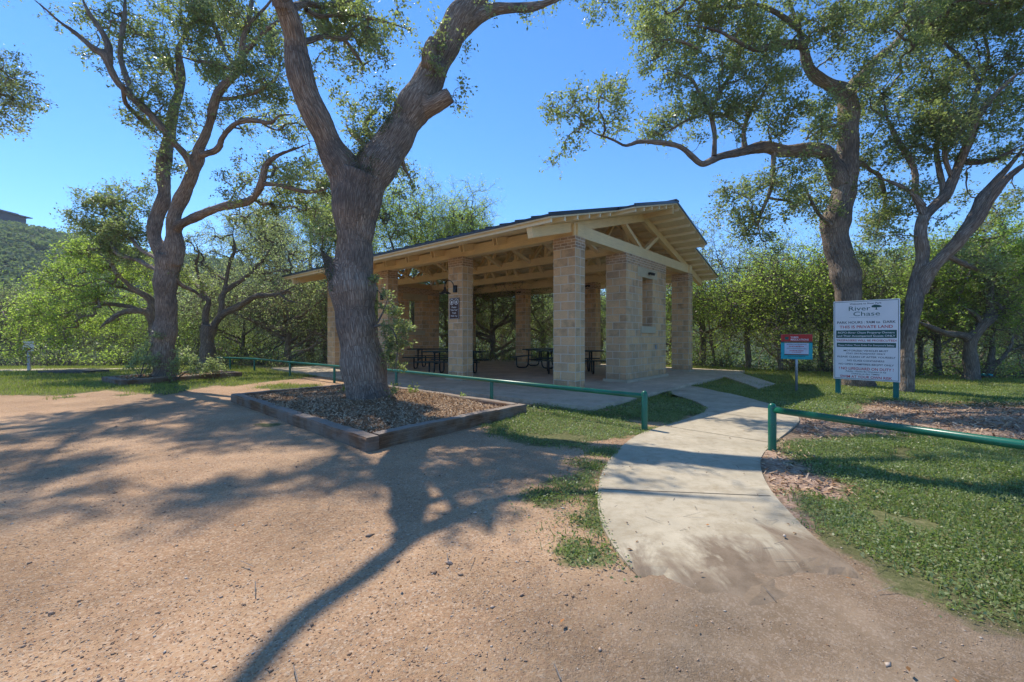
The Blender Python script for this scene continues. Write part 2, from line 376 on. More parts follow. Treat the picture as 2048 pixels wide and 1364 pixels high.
# keep the ground below slab
nx,ny=len(xs),len(ys)
idx=np.arange(nx*ny).reshape(ny,nx)
fc=np.stack([idx[:-1,:-1].ravel(),idx[:-1,1:].ravel(),idx[1:,1:].ravel(),idx[1:,:-1].ravel()],1)
near=np.hypot(PG[:,0],PG[:,1])<60
gm=np.full(len(PG),1.0); gm[near]=np.clip(grass_mask(PG[near])/.5+.5,0,1)
mm=np.zeros(len(PG)); 
for mp in MULCH: mm[near]=np.maximum(mm[near],np.clip(sdist(PG[near],mp)/.4+.5,0,1))
def mat_ground():
    t=NT('ground_surface'); co=t.coord('Object')
    big=t.noise(co,.55,5,.6); mid=t.noise(co,3.5,5,.65); fine=t.noise(co,55,5,.75); 
    vor=t.voro(co,105,'F1','Color'); vd=t.voro(co,170,'F1','Distance'); vor2=t.voro(co,28,'F1','Color')
    sp=t.n('ShaderNodeSeparateXYZ'); t.l(co,sp.inputs[0])
    # decomposed granite
    dg=t.mix(t.ramp(big,[(.35,0),(.65,1)]),(.39,.235,.13),(.60,.39,.225))
    dg=t.mix(t.ramp(mid,[(.4,0),(.7,.6)]),dg,(.36,.225,.135))
    pc=t.n('ShaderNodeSeparateColor'); t.l(vor,pc.inputs[0])
    peb=t.ramp(pc.outputs[0],[(0,(.26,.15,.09)),(.3,(.44,.25,.14)),(.6,(.54,.35,.21)),(.85,(.62,.46,.32)),(1,(.30,.23,.17))])
    dg=t.mix(t.ramp(pc.outputs[1],[(.25,0),(.7,.8)]),dg,peb)
    # darker silt towards the front right of the lot
    dirtw=t.n('ShaderNodeMapRange'); t.l(t.math('ADD',t.math('MULTIPLY',sp.outputs[0],.75),t.math('MULTIPLY',sp.outputs[1],-.55)),dirtw.inputs[0]); dirtw.inputs[1].default_value=-1.25; dirtw.inputs[2].default_value=-.45
    dw=t.math('MULTIPLY',dirtw.outputs[0],t.ramp(t.math('SUBTRACT',sp.outputs[1],t.math('MULTIPLY',mid,.5)),[(0,1),(1,1)]))
    dirt=t.mix(t.ramp(mid,[(.35,0),(.65,1)]),(.185,.132,.085),(.27,.20,.135))
    dirt=t.mix(t.ramp(pc.outputs[1],[(.6,0),(.9,.5)]),dirt,(.36,.28,.21))
    base=t.mix(t.math('MULTIPLY',dw,t.ramp(big,[(.25,.6),(.6,1)])),dg,dirt)
    # mulch
    mc=t.ramp(t.noise(co,40,3,.6),[(.3,(.24,.14,.09)),(.5,(.44,.29,.20)),(.7,(.60,.43,.31))])
    ma=t.math('ADD',t.attr('mulch'),t.math('MULTIPLY',t.math('SUBTRACT',mid,.5),1.2))
    base=t.mix(t.ramp(ma,[(.40,0),(.60,1)]),base,mc)
    # soil under the grass
    gs=t.ramp(t.noise(co,22,4,.7),[(.3,(.09,.10,.035)),(.55,(.17,.165,.07)),(.75,(.30,.235,.14))])
    ga=t.math('ADD',t.attr('grassw'),t.math('MULTIPLY',t.math('SUBTRACT',mid,.5),1.3))
    base=t.mix(t.ramp(ga,[(.42,0),(.62,1)]),base,gs)
    # woodland floor far away
    ln=t.n('ShaderNodeVectorMath',operation='LENGTH'); t.l(co,ln.inputs[0])
    wood=t.ramp(t.noise(co,.25,5,.7),[(.3,(.04,.06,.025)),(.6,(.08,.10,.04)),(.8,(.20,.17,.10))])
    base=t.mix(t.ramp(t.math('DIVIDE',ln.outputs['Value'],100.0),[(.30,0),(.45,1)]),base,wood)
    h=t.math('ADD',t.math('MULTIPLY',t.math('SUBTRACT',1.0,vd),.25),t.math('ADD',t.math('MULTIPLY',t.noise(co,120,4,.8),.7),t.math('MULTIPLY',t.noise(co,7,5,.7),2.6)))
    t.bsdf(base,.95,t.bump(h,t.ramp(t.noise(co,.8,4,.6),[(.35,.3),(.6,1.0)]),.018),.1); return t.mat
M['ground']=mat_ground()
g=np_mesh('ground',np.column_stack([PG,zz]),fc,M['ground'],attrs=[('grassw','POINT','FLOAT',gm),('mulch','POINT','FLOAT',mm)],smooth=True)
tag(g,kind='structure')

# ------------------------------------------------------------------ concrete path and pads
def mat_concrete(name, tint=(.52,.435,.305), fade=True):
    t=NT(name); co=t.coord('Object'); sp=t.n('ShaderNodeSeparateXYZ'); t.l(co,sp.inputs[0])
    n1=t.noise(co,1.3,6,.65); n2=t.noise(co,9,5,.7); n3=t.noise(co,120,3,.7); v=t.voro(co,130,'F1','Distance')
    c=t.mix(t.ramp(n1,[(.35,0),(.65,1)]),tuple(x*.80 for x in tint),tuple(x*1.1 for x in tint))
    c=t.mix(t.ramp(n2,[(.48,0),(.72,.55)]),c,(tint[0]*.62,tint[1]*.58,tint[2]*.52)); c=t.mix(t.ramp(t.noise(t.map(co,(1,1.6,1)),3.2,7,.75,.5),[(.5,0),(.66,.5)]),c,(tint[0]*.6,tint[1]*.54,tint[2]*.46))
    c=t.mix(t.ramp(n3,[(.6,0),(.8,.5)]),c,(.22,.19,.15))
    if fade:
        # washed silt over the concrete near the parking area
        w=t.math('ADD',t.math('ADD',t.math('MULTIPLY',sp.outputs[1],-1.5),t.math('MULTIPLY',sp.outputs[0],.30)),t.math('ADD',t.math('MULTIPLY',t.noise(t.map(co,(2.2,.75,1),rot=(0,0,.35)),1.7,5,.65,.8),2.7),t.math('MULTIPLY',n2,.5)))
        c=t.mix(t.ramp(w,[(-.0,0),(.0,0)]),c,c)
        mr=t.n('ShaderNodeMapRange'); t.l(w,mr.inputs[0]); mr.inputs[1].default_value=-2.12; mr.inputs[2].default_value=-1.62
        dirt=t.mix(t.ramp(n2,[(.35,0),(.65,1)]),(.185,.132,.085),(.27,.20,.135))
        c=t.mix(mr.outputs[0],c,dirt)
    # control joints
    t.bsdf(c,.9,t.bump(t.math('ADD',n3,t.math('MULTIPLY',n2,.6)),.45,.006),.2); return t.mat
M['path']=mat_concrete('path_concrete')
M['slab']=mat_concrete('slab_concrete',(.62,.50,.36),False)
def sheet(name, poly, z, thick, mat, sub=None, drape=True):
    """flat concrete sheet with a side skirt, triangulated by bmesh"""
    import bmesh
    bm=bmesh.new()
    vs=[bm.verts.new((p[0],p[1],z)) for p in poly]
    f=bm.faces.new(vs)
    if f.normal.z<0: f.normal_flip()
    r=bmesh.ops.extrude_face_region(bm,geom=[f])
    for e in r['geom']:
        if isinstance(e,bmesh.types.BMVert): e.co.z-=thick
    bmesh.ops.recalc_face_normals(bm,faces=bm.faces)
    bmesh.ops.triangulate(bm,faces=[q for q in bm.faces if len(q.verts)>4])
    me=bpy.data.meshes.new(name); bm.to_mesh(me); bm.free(); me.materials.append(mat)
    o=bpy.data.objects.new(name,me); COL.objects.link(o); return o
def smooth_poly(P, k=4, close=True):
    P=np.asarray(P); n=len(P); out=[]
    for i in range(n):
        a,b,c,d=P[(i-1)%n],P[i],P[(i+1)%n],P[(i+2)%n]
        for j in range(k):
            t=j/k
            out.append(.5*((2*b)+(-a+c)*t+(2*a-5*b+4*c-d)*t*t+(-a+3*b-3*c+d)*t**3))
    return np.array(out)
pp=smooth_poly(PATHP,5)
def path_z(P):
    y=P[:,1]+.2*nz(P,2.3)+.14*nz(P,6.1,2)+.07*nz(P,14,4)
    e=np.minimum(sdist(P,np.array(pp)),.12)
    return .020-.055*np.clip((2.56-y)/.55,0,1)**1.4+.0*e
def path_mesh():
    import bmesh
    bm=bmesh.new(); f=bm.faces.new([bm.verts.new((p[0],p[1],0)) for p in pp]); bmesh.ops.triangulate(bm,faces=[f])
    for ax in (0,1):
        lo,hi=(-.2,5) if ax==0 else (1.4,14)
        s=lo
        while s<hi:
            no=(1,0,0) if ax==0 else (0,1,0); co=(s,0,0) if ax==0 else (0,s,0)
            bmesh.ops.bisect_plane(bm,geom=bm.verts[:]+bm.edges[:]+bm.faces[:],plane_co=co,plane_no=no)
            s+=.09 if (ax==0 or s<4) else .4
    z=path_z(np.array([v.co[:2] for v in bm.verts]))
    for v,q in zip(bm.verts,z): v.co.z=q
    be=[e for e in bm.edges if e.is_boundary]
    r=bmesh.ops.extrude_edge_only(bm,edges=be)
    for v in r['geom']:
        if isinstance(v,bmesh.types.BMVert): v.co.z-=.12
    bmesh.ops.recalc_face_normals(bm,faces=bm.faces)
    me=bpy.data.meshes.new('path'); bm.to_mesh(me); bm.free(); me.materials.append(M['path'])
    o=bpy.data.objects.new('path',me); COL.objects.link(o); tag(o,kind='structure')
    if sum(p.normal.z for p in me.polygons)<0: me.flip_normals()
path_mesh()
# dark control joints cut across the path
TH=math.radians(48.99)
EU=np.array([-math.sin(TH),math.cos(TH)]); EV=np.array([math.cos(TH),math.sin(TH)])
P0=np.array([1.42,9.563])
def W2(u,v): return P0+EU*u+EV*v
jm=MB()
for a,b in (((1203,978),(1541,992)),((1330,852),(1560,888)),((1412,822),(1588,846))):
    A=gp(a[0],a[1],.02);B=gp(b[0],b[1],.02); d=(B-A)/np.linalg.norm(B-A); n=np.array([-d[1],d[0]])*.005
    jm.poly([(*(A+n),.0225),(*(A-n),.0225),(*(B-n),.0225),(*(B+n),.0225)])
jo=jm.build('path_joint',mat_simple('dark_joint_line',(.10,.085,.07),.95,.1)); tag(jo,kind='structure')  # thin dark strips laid flat on the concrete as its joints
# pavilion slab (raised) and the low pad to its right
slabp=[W2(-1.37,-1.62),W2(13.2,-1.62),W2(13.2,9.3),W2(-1.37,9.3)]
sl=sheet('pavilion_slab',slabp,.08,.3,M['slab']); tag(sl,kind='structure')
pad=[gp(1405,764,.05),gp(1440,755,.05),gp(1548,769,.05),gp(1530,774,.05)]
pd=sheet('walkway_pad',[W2(-1.37,6.6),W2(-1.37,8.6),gp(1553,768,.055),gp(1515,775,.055)],.055,.3,M['slab']); tag(pd,kind='structure')
wl=sheet('left_walk',[np.array([-40,16.4]),np.array([-19.5,16.25]),np.array([-14.4,17.3]),np.array([-14.4,17.9]),np.array([-20,17.2]),np.array([-40,17.4])],.03,.2,M['slab']); tag(wl,kind='structure')
sc_=sheet('stone_cover',[np.array([-16.9,15.2]),np.array([-15.2,15.1]),np.array([-15.1,16.0]),np.array([-16.7,16.1])],.10,.2,mat_simple('dark_stone_slab',(.13,.12,.11),.9,.2,0,5,.3,.5,40))
tag(sc_,'low flat grey stone slab lying in the lawn right of the small white notice','slab')

# ------------------------------------------------------------------ pavilion
PAV=empty('picnic_pavilion',(P0[0],P0[1],0),math.pi/2+TH)
tag(PAV,'open picnic pavilion of tan stone columns under a timber gable roof','pavilion')
ZS=.08; ZT=3.59; Wd=7.78; SP=3.7326; LN=3*SP+.6
def box(mb,u0,u1,v0,v1,z0,z1,**k): mb.box(u0,u1,-v1,-v0,z0,z1,**k)
def ztop(v):
    return 5.11-.267*abs(v-Wd/2)
BZ=.27
def stone_face(mb, u0,u1,v0,v1,z0,z1,mu,mv):
    """box with block UVs; mu = material on faces seen along u, mv = on faces seen along v"""
    mb.box(u0,u1,-v1,-v0,z0,z1,m=mv,mx=mu,o=(u0,-v1,z1-20*.2))
first=None
for i in range(4):
    for (va,vb) in ((0,.4),(Wd-.4,Wd)):
        u0=i*SP
        mb=MB(); stone_face(mb,u0,u0+.6,va,vb,ZS+.06,ZT-BZ,1,0)
        c=mb.build('column',[M['stone'],M['stone_n']],PAV)
        b=MB(); b.box(u0-.006,u0+.606,-vb-.006,-va+.006,ZT-BZ,ZT,o=(u0,-vb,ZT-BZ)); b.build('brick_cap',[M['stone_b']],c)
        p=MB(); box(p,u0-.06,u0+.66,va-.06,vb+.06,ZS,ZS+.065); p.build('plinth',[M['cover_plinth']],c,bevel=.006)
# end walls with a tall window opening
W0,W1=2.507,5.273; O0,O1=3.53,4.25; OZ0,OZ1=1.62,3.03
for (ua,ub) in ((0.0,.6),(LN-.6,LN)):
    mb=MB()
    for (a,b,z0,z1) in ((W0,O0,ZS+.06,ZT-BZ),(O1,W1,ZS+.06,ZT-BZ),(O0,O1,ZS+.06,OZ0-.2)):
        fx='xXyYZ'
        mb.box(ua,ub,-b,-a,z0,z1,m=0,mx=0,o=(ua,-W1,ZT-BZ-4),faces='xXyYzZ')
    mb.box(ua,ub,-O1,-O0,OZ1+.27,ZT-BZ,o=(ua,-W1,ZT-BZ-4)) if OZ1+.27<ZT-BZ else None
    w=mb.build('wall',[M['stone']],PAV)
    b=MB(); b.box(ua-.008,ub+.008,-W1-.008,-W0+.008,ZT-BZ+.0,ZT,o=(ua,-W1,ZT-BZ)); b.build('brick_band',[M['stone_b']],w)
    p=MB(); box(p,ua-.07,ub+.07,W0-.07,W1+.07,ZS,ZS+.075); p.build('plinth',[M['cover_plinth']],w,bevel=.006)
    s=MB(); box(s,ua-.05,ub+.05,O0-.14,O1+.14,OZ0-.2,OZ0); s.build('sill',[M['cream']],w,bevel=.008)
    l=MB(); box(l,ua-.012,ub+.012,O0-.32,O1+.32,OZ1,min(OZ1+.27,ZT-BZ-.004)); l.build('lintel',[M['cream']],w,bevel=.006)
# small electrical outlet low on the near end wall
o_=MB(); box(o_,-.03,.0,4.42,4.50,.95,1.07); o_.build('outlet_cover',[M['alu']],PAV)
# beams
def lbeam(name,u0,u1,v0,v1,z0,z1,mat='wood'):
    mb=MB(); c=(v0+v1)/2
    mb.bar((u0,-c,(z0+z1)/2),(u1,-c,(z0+z1)/2),v1-v0,z1-z0); return mb.build(name,[M[mat]],PAV,bevel=.006)
lbeam('eave_beam',-.02,LN+.02,.07,.33,ZT+.001,ZT+.281)
lbeam('eave_beam',-.02,LN+.02,Wd-.33,Wd-.07,ZT+.001,ZT+.281)
VT=(2.72,5.06)
for v in VT: lbeam('truss_chord',.35,LN-.35,v-.07,v+.07,ZT+.004,ZT+.244)
for k,u in enumerate((.04,LN-.04)):
    s=1 if k==0 else -1
    mb=MB(); mb.bar((u+s*.12,-.335,ZT+.143),(u+s*.12,-(Wd-.335),ZT+.143),.22,.28); mb.bar((u+s*.015,.0,ZT+.143),(u+s*.015,-Wd,ZT+.143),.06,.284)
    mb.build('gable_chord',[M['wood']],PAV,bevel=.005)
    # top chords
    for sg in (-1,1):
        va=Wd/2+sg*.02; vb=-1.42 if sg<0 else Wd+1.42
        mb=MB()
        for uu in (u+s*.13,):
            mb.bar((uu,-va,ztop(va)-.285),(uu,-vb,ztop(vb)-.285),.14,.21)
        mb.build('rafter',[M['wood']],PAV,bevel=.004)
    for (v0,z0,v1) in ((Wd/2-.06,ZT+.26,2.75),(Wd/2+.06,ZT+.26,4.95)):
        mb=MB(); mb.bar((u+s*.13,-v0,z0),(u+s*.13,-v1,ztop(v1)-.40),.10,.13,up=(1,0,0)); mb.build('truss_web',[M['wood']],PAV)
# inner frames: doubled rafters and webs
US=[.95+1.245*i for i in range(9)]
for i,u in enumerate(US):
    for sg in (-1,1):
        vb=-1.42 if sg<0 else Wd+1.42
        mb=MB()
        vb=-.30 if sg<0 else Wd+.30
        for du in (-.065,.065):
            mb.bar((u+du,-(Wd/2+sg*.01),ztop(Wd/2)-.28),(u+du,-vb,ztop(vb)-.28),.045,.18)
        mb.build('rafter',[M['wood']],PAV)
    for v,sg in ((VT[0],-1),(VT[1],1)):
        mb=MB()
        vo=v+sg*1.25; vi=v-sg*.85
        mb.bar((u,-v,ZT+.12),(u,-vo,ztop(vo)-.32),.075,.12,up=(1,0,0))
        mb.bar((u,-v,ZT+.12),(u,-vi,ztop(vi)-.32),.075,.12,up=(1,0,0))
        mb.build('truss_web',[M['wood']],PAV)
        mb=MB(); mb.bar((u+.62,-v,ZT+.20),(u+.62,-v,ztop(v)-.2),.09,.09,up=(1,0,0))
        mb.bar((u+.1,-v-.0,ztop(v)-.22),(u+.60,-v,ZT+.2),.06,.11,up=(0,1,0))
        mb.build('truss_web',[M['wood']],PAV)
# purlins, decking and metal roof with seams
rf=None
def slope_pts(sg,v): return -(v if sg<0 else Wd-v)
for sg in (-1,1):
    def V(v): return -(v if sg<0 else Wd-v)
    md=MB(); mm_=MB(); pu=[]
    for (ua,ub,v0,v1) in ((-.45,LN+.45,-1.59,1.21),(-.87,LN+.87,1.21,Wd/2)):
        for mb,d0,d1,e in ((mm_,0,-.05,0),(md,-.053,-.083,.02)):
            a,b=ua+e,ub-e
            if e: vv0=v0+(.02 if v0<0 else 0)
            else: vv0=v0
            A=[(a,V(vv0),ztop(vv0)+d0),(b,V(vv0),ztop(vv0)+d0),(b,V(v1),ztop(v1)+d0),(a,V(v1),ztop(v1)+d0)]
            B=[(p[0],p[1],p[2]+d1-d0) for p in A]
            mb.poly(A,[(p[1],p[0]) for p in A]); mb.poly(B[::-1],[(p[1],p[0]) for p in B[::-1]])
            for i in range(4):
                j=(i+1)%4
                mb.poly([A[j],A[i],B[i],B[j]],[(0,0),(1,0),(1,.05),(0,.05)])
        n=int((ub-ua)/.42)
        for i in range(n+1):
            u=ua+.03+(ub-ua-.06)*i/n
            mm_.bar((u,V(v0+.01),ztop(v0+.01)+.013),(u,V(v1-.01),ztop(v1-.01)+.013),.03,.03)
        v=v0+.12
        while v<v1-.1:
            pb=MB(); pb.bar((ua+.05,V(v),ztop(v)-.13),(ub-.05,V(v),ztop(v)-.13),.05,.085); pb.build('purlin',[M['deck']],PAV)
            v+=.47
    R_=mm_.build('roof',[M['roofmetal']],PAV)
    D_=md.build('roof_deck',[M['deck']],R_)
rd=MB(); rd.bar((-.88,-Wd/2,5.125),(LN+.88,-Wd/2,5.125),.22,.05); rd.build('ridge_cap',[M['roofmetal']],PAV,bevel=.01)
rb=MB(); rb.bar((-.75,-Wd/2,4.90),(LN+.75,-Wd/2,4.90),.09,.24); rb.build('ridge_beam',[M['wood']],PAV)

# gooseneck wall lamps on the front columns
def gooseneck(label,u,z=2.68):
    e=empty('wall_lamp',(*W2(u,-.0),z),math.pi/2+TH); tag(e,label,'lamp','barn lamps on the front columns')
    m=MB(); m.box(-.055,.055,.0,.07,-.1,.1); m.build('mount_box',[M['black']],e,bevel=.006)
    m=MB(); pts=[(0,.05,.0)]
    for a in range(0,181,15):
        A=math.radians(a); pts.append((0,.25-.16*math.cos(A)-.0,.06+.16*math.sin(A)))
    pts.append((0,.41,-.02)); m.tube(pts,.012,8); m.build('arm',[M['black']],e)
    m=MB(); m.lathe([(0,.02),(.03,.02),(.035,-.05),(.06,-.09),(.16,-.15),(.165,-.165),(.15,-.16),(.05,-.10),(0,-.09)],(0,.41,0)); m.build('lamp_shade',[M['black']],e)
    m=MB(); m.lathe([(0,-.09),(.03,-.10),(.04,-.135),(.03,-.165),(0,-.175)],(0,.41,0)); m.build('bulb',[M['glass']],e)
gooseneck('black gooseneck barn lamp above the brown notice on a front column',SP+.27)
gooseneck('black gooseneck barn lamp partly hidden behind the big oak trunk',2*SP+.30)
def spot(label,p,rz,z):
    e=empty('floodlight',(*p,z),rz); tag(e,label,'floodlight','small floodlights on the pavilion')
    m=MB(); m.lathe([(0,0),(.04,0),(.045,.015),(.02,.03),(0,.03)],(0,0,0)); 
    o=m.build('base_plate',[M['black']],e); o.rotation_euler=(math.radians(90),0,0)
    for s in (-1,1):
        m=MB(); m.tube([(0,-.03,0),(s*.05,-.07,.0)],.012,8)
        d=Vector((s*.35,-.8,-.35)).normalized(); a=Vector((s*.05,-.07,0))
        m.tube([a-d*.04,a+d*.0,a+d*.05,a+d*.09],[.025,.032,.035,.045],12); m.build('lamp_head',[M['black']],e)
rzv=TH-math.pi/2   # -y of the fixture faces -v
spot('small black twin floodlight on the cream lintel of the near end wall',W2(-.013,3.95),TH,3.17)
spot('small black floodlight high on the back column nearer the near end wall',W2(SP+.3,Wd-.41),TH-math.pi/2,3.45)
spot('small black floodlight high on the middle back column seen between the tables',W2(2*SP+.3,Wd-.41),TH-math.pi/2,3.45)

# ------------------------------------------------------------------ text helper
def text_mesh(name, lines, mat, parent, bold=.0):
    for ln in lines: text_line(name, [ln], mat, parent, bold)
def text_line(name, lines, mat, parent, bold=.0):
    """lines: (text, cx, cz, width, height, y) -> one mesh of flat lettering in the parent's xz plane"""
    allv=[];allf=[]
    dg=bpy.context.evaluated_depsgraph_get()
    for (tx,cx,cz,w,h,y) in lines:
        cu=bpy.data.curves.new('t','FONT'); cu.body=tx; cu.size=1; cu.extrude=0; cu.offset=bold; cu.resolution_u=3
        o=bpy.data.objects.new('t',cu); COL.objects.link(o)
        bpy.context.view_layer.update(); dg=bpy.context.evaluated_depsgraph_get()
        me=bpy.data.meshes.new_from_object(o.evaluated_get(dg))
        n=len(me.vertices); co=np.empty(n*3,np.float32); me.vertices.foreach_get('co',co); co=co.reshape(-1,3)
        lo,hi=co[:,:2].min(0),co[:,:2].max(0)
        sx=w/(hi[0]-lo[0]); cap=.70
        sz=h/cap
        b=len(allv)
        for c in co: allv.append((cx+(c[0]-(lo[0]+hi[0])/2)*sx,-y,cz-h/2+c[1]*sz))
        for p in me.polygons: allf.append([b+q for q in p.vertices])
        bpy.data.objects.remove(o); bpy.data.meshes.remove(me)
    me=bpy.data.meshes.new(name); me.from_pydata(allv,[],allf); me.materials.append(mat)
    o=bpy.data.objects.new(name,me); COL.objects.link(o); o.parent=parent; return o

# main notice board
A=np.array([7.31,9.70]); B=np.array([8.05,8.85]); mid=(A+B)/2; wB=np.linalg.norm(B-A)
rz=math.atan2(B[1]-A[1],B[0]-A[0])
SG=empty('notice_board',(*mid,0),rz); tag(SG,'large white park rules board on two green posts beside the right oaks','sign')
for sx in (-1,1):
    m=MB(); m.box(sx*(wB/2-.07)-.045,sx*(wB/2-.07)+.045,.02,.11,-.05,1.9); m.build('post',[M['signgreen']],SG,bevel=.004)
m=MB(); m.box(-wB/2,wB/2,-.006,.015,.365,2.11); m.build('board',[M['white']],SG,bevel=.003)
m=MB()
for a,b,c,d in ((-wB/2+.02,wB/2-.02,.385,.393),(-wB/2+.02,wB/2-.02,2.082,2.09),(-wB/2+.02,-wB/2+.028,.393,2.082),(wB/2-.028,wB/2-.02,.393,2.082)):
    m.box(a,b,-.0085,-.0065,c,d)
m.build('border_line',[M['inkg']],SG)
def zf(f): return 2.11-f*(2.11-.365)
m=MB(); m.box(-wB*.455,wB*.455,-.0085,-.0065,zf(.472),zf(.375)); m.box(-wB*.445,wB*.445,-.0085,-.0065,zf(.588),zf(.532)); m.build('green_band',[M['inkg']],SG)
text_mesh('black_lettering',[('PARK HOURS : 9AM to  DARK',0,zf(.275),wB*.88,.052,.0072),('Welcome to River Park',0,zf(.042),wB*.48,.034,.0072),
 ('MOTORIZED VEHICLES MUST',0,zf(.632),wB*.67,.036,.0072),('STAY ON ROADWAY ONLY',0,zf(.668),wB*.59,.034,.0072),('PLEASE CLEAN UP AFTER YOURSELF',0,zf(.710),wB*.87,.036,.0072),
 ('NO GLASS CONTAINERS',0,zf(.757),wB*.56,.036,.0072),('NO OPEN CAMPFIRES-BBQPIT ONLY',0,zf(.803),wB*.83,.036,.0072),
 ('Adults - Please Be Watchful of All',0,zf(.893),wB*.61,.028,.0072),('Children at ALL TIMES!',0,zf(.922),wB*.42,.028,.0072)],M['ink'],SG,.012)
text_mesh('logo_lettering',[('River',-.10,zf(.10),wB*.33,.095,.0072),('Chase',0.02,zf(.168),wB*.40,.095,.0072)],M['inkg'],SG,.0)
text_mesh('red_lettering',[('THIS IS PRIVATE LAND',0,zf(.332),wB*.80,.060,.0072),('TRESPASSERS WILL BE PROSECUTED!',0,zf(.503),wB*.905,.040,.0072),
 ('! NO LIFEGUARD ON DUTY !',0,zf(.858),wB*.82,.056,.0072),('SWIM AT YOUR OWN RISK',0,zf(.96),wB*.78,.054,.0072)],M['inkr'],SG,.014)
text_mesh('white_lettering',[('RCPO-River Chase Property Owners',0,zf(.404),wB*.85,.040,.0092),('and Their Accompanied Guests ONLY',0,zf(.445),wB*.87,.040,.0092),
 ("Please Follow These Rules For Everyone's Safety:",0,zf(.562),wB*.85,.033,.0092)],M['inkw'],SG,.014)
# oak emblem beside the name
m=MB(); cx,cz=.185,zf(.088)
blob=[(cx+.085*math.cos(a)*(1+.09*math.cos(5*a)),-.0072,cz+.045*math.sin(a)*(1+.12*math.sin(4*a)) if math.sin(a)>0 else cz+.016*math.sin(a)) for a in np.linspace(0,2*math.pi,40,endpoint=False)]
m.poly(blob); m.poly([(cx-.008,-.0073,cz-.012),(cx+.008,-.0073,cz-.012),(cx+.012,-.0073,cz-.055),(cx+.035,-.0073,cz-.062),(cx-.035,-.0073,cz-.062),(cx-.012,-.0073,cz-.055)])
m.build('tree_emblem',[M['inkg']],SG,weld=False)

# small red and teal notice
q=np.array([6.70,10.05])
S2=empty('small_notice',(*q,0),math.radians(-33)); tag(S2,'small red and teal notice on a thin grey post at the lawn','sign')
m=MB(); m.tube([(0,.02,-.05),(0,.02,1.36)],.028,12); m.build('post',[M['alu']],S2)
wS=.62; zb,zt=.785,1.375
m=MB(); m.box(-wS/2,wS/2,-.012,-.006,zb,zt); m.build('panel',[M['teal']],S2,bevel=.002)
m=MB(); m.box(-wS/2+.001,wS/2-.001,-.0145,-.0125,zb+.42,zt-.001); m.build('red_header',[M['red']],S2)
m=MB(); m.box(-wS/2,wS/2,-.0148,-.0125,zb+.388,zb+.418); m.build('black_strip',[M['ink']],S2)
m=MB(); m.box(-wS*.38,wS*.38,-.0145,-.0125,zb+.12,zb+.38); m.build('grey_panel',[M['lightsign']],S2)
m=MB(); m.box(-wS*.38,wS*.38,-.0145,-.0125,zb+.095,zb+.118); m.build('dark_strip',[M['brown']],S2)
m=MB(); m.box(-wS*.37,-wS*.25,-.0165,-.0147,zb+.46,zb+.53); m.build('emblem',[M['inkg']],S2)
text_mesh('white_lettering',[('TUBER',-wS*.06,zb+.515,wS*.26,.04,.0155),('REGULATIONS',wS*.10,zb+.462,wS*.56,.04,.0155)],M['inkw'],S2,.015)
# rows of print too fine to read, built as short dashes of ink
def dashes(name, rows, mat, par, y):
    for (cx,cz,w,h) in rows:
        m=MB()
        x=cx-w/2
        while x<cx+w/2-.005:
            l=random.choice((.012,.018,.026,.034)); x2=min(x+l,cx+w/2)
            m.box(x,x2,y-.0012,y,cz-h/2,cz+h/2); x=x2+.007
        m.build(name,[mat],par)
dashes('orange_print',[(0,zb+.403,wS*.8,.012)],mat_simple('orange_ink',(.6,.25,.03),.5,.3),S2,-.0150)
dashes('black_print',[(0,zb+.348,wS*.62,.010),(0,zb+.262,wS*.6,.006),(0,zb+.243,wS*.62,.006),(0,zb+.07,wS*.55,.012)],M['ink'],S2,-.0146)
dashes('red_print',[(0,zb+.303,wS*.46,.018),(0,zb+.20,wS*.44,.017),(0,zb+.165,wS*.3,.012)],M['inkr'],S2,-.0146)
dashes('logo_dashes',[(-.03,zf(.213),wB*.44,.007)],M['alu'],SG,-.0062)

# far left white notice
q=np.array([-18.7,16.5])
S3=empty('white_notice',(*q,0),math.radians(6)); tag(S3,'little white notice on a grey post at the far left lawn edge','sign')
m=MB(); m.box(-.045,.045,.0,.06,-.05,.82); m.build('post',[M['alu']],S3)
m=MB(); m.box(-.20,.20,-.012,.0,.77,1.145); m.build('panel',[M['white']],S3)
m=MB(); m.box(-.18,.18,-.0145,-.0125,1.05,1.062); m.box(-.15,.15,-.0145,-.0125,.99,.998);m.box(-.10,.02,-.0145,-.0125,.79,.90); m.build('black_marks',[M['ink']],S3)
m=MB(); m.box(-.06,.08,-.0165,-.0147,.795,.90); m.build('red_mark',[M['inkr']],S3)

# brown notice on the front column
q=W2(SP+.325,-.0)
S4=empty('brown_notice',(*q,0),math.pi/2+TH+math.pi); tag(S4,'brown notice with two round symbols on a front column under a lamp','sign')
m=MB(); m.box(-.205,.205,-.025,-.003,1.825,2.43); m.build('panel',[M['brown']],S4,bevel=.004)
m=MB(); 
for a,b,c,d in ((-.195,.195,1.832,1.838),(-.195,.195,2.417,2.423),(-.195,-.189,1.838,2.417),(.189,.195,1.838,2.417)): m.box(a,b,-.0285,-.0265,c,d)
m.build('border_line',[M['inkw']],S4)
for sx,col in ((-1,'red'),(1,'inkw')):
    m=MB(); ring=[]
    for r0,r1 in ((.07,.088),):
        for k in range(28):
            a0=2*math.pi*k/28;a1=2*math.pi*(k+1)/28
            m.poly([(sx*.095+r*math.cos(a),-.0275,2.315+r*math.sin(a)) for r,a in ((r0,a0),(r1,a0),(r1,a1),(r0,a1))])
    m.poly([(sx*.095+.035*math.cos(a),-.0275,2.305+.045*math.sin(a)) for a in np.linspace(0,2*math.pi,16,endpoint=False)])
    m.build('round_symbol',[M['inkw']],S4,weld=False)
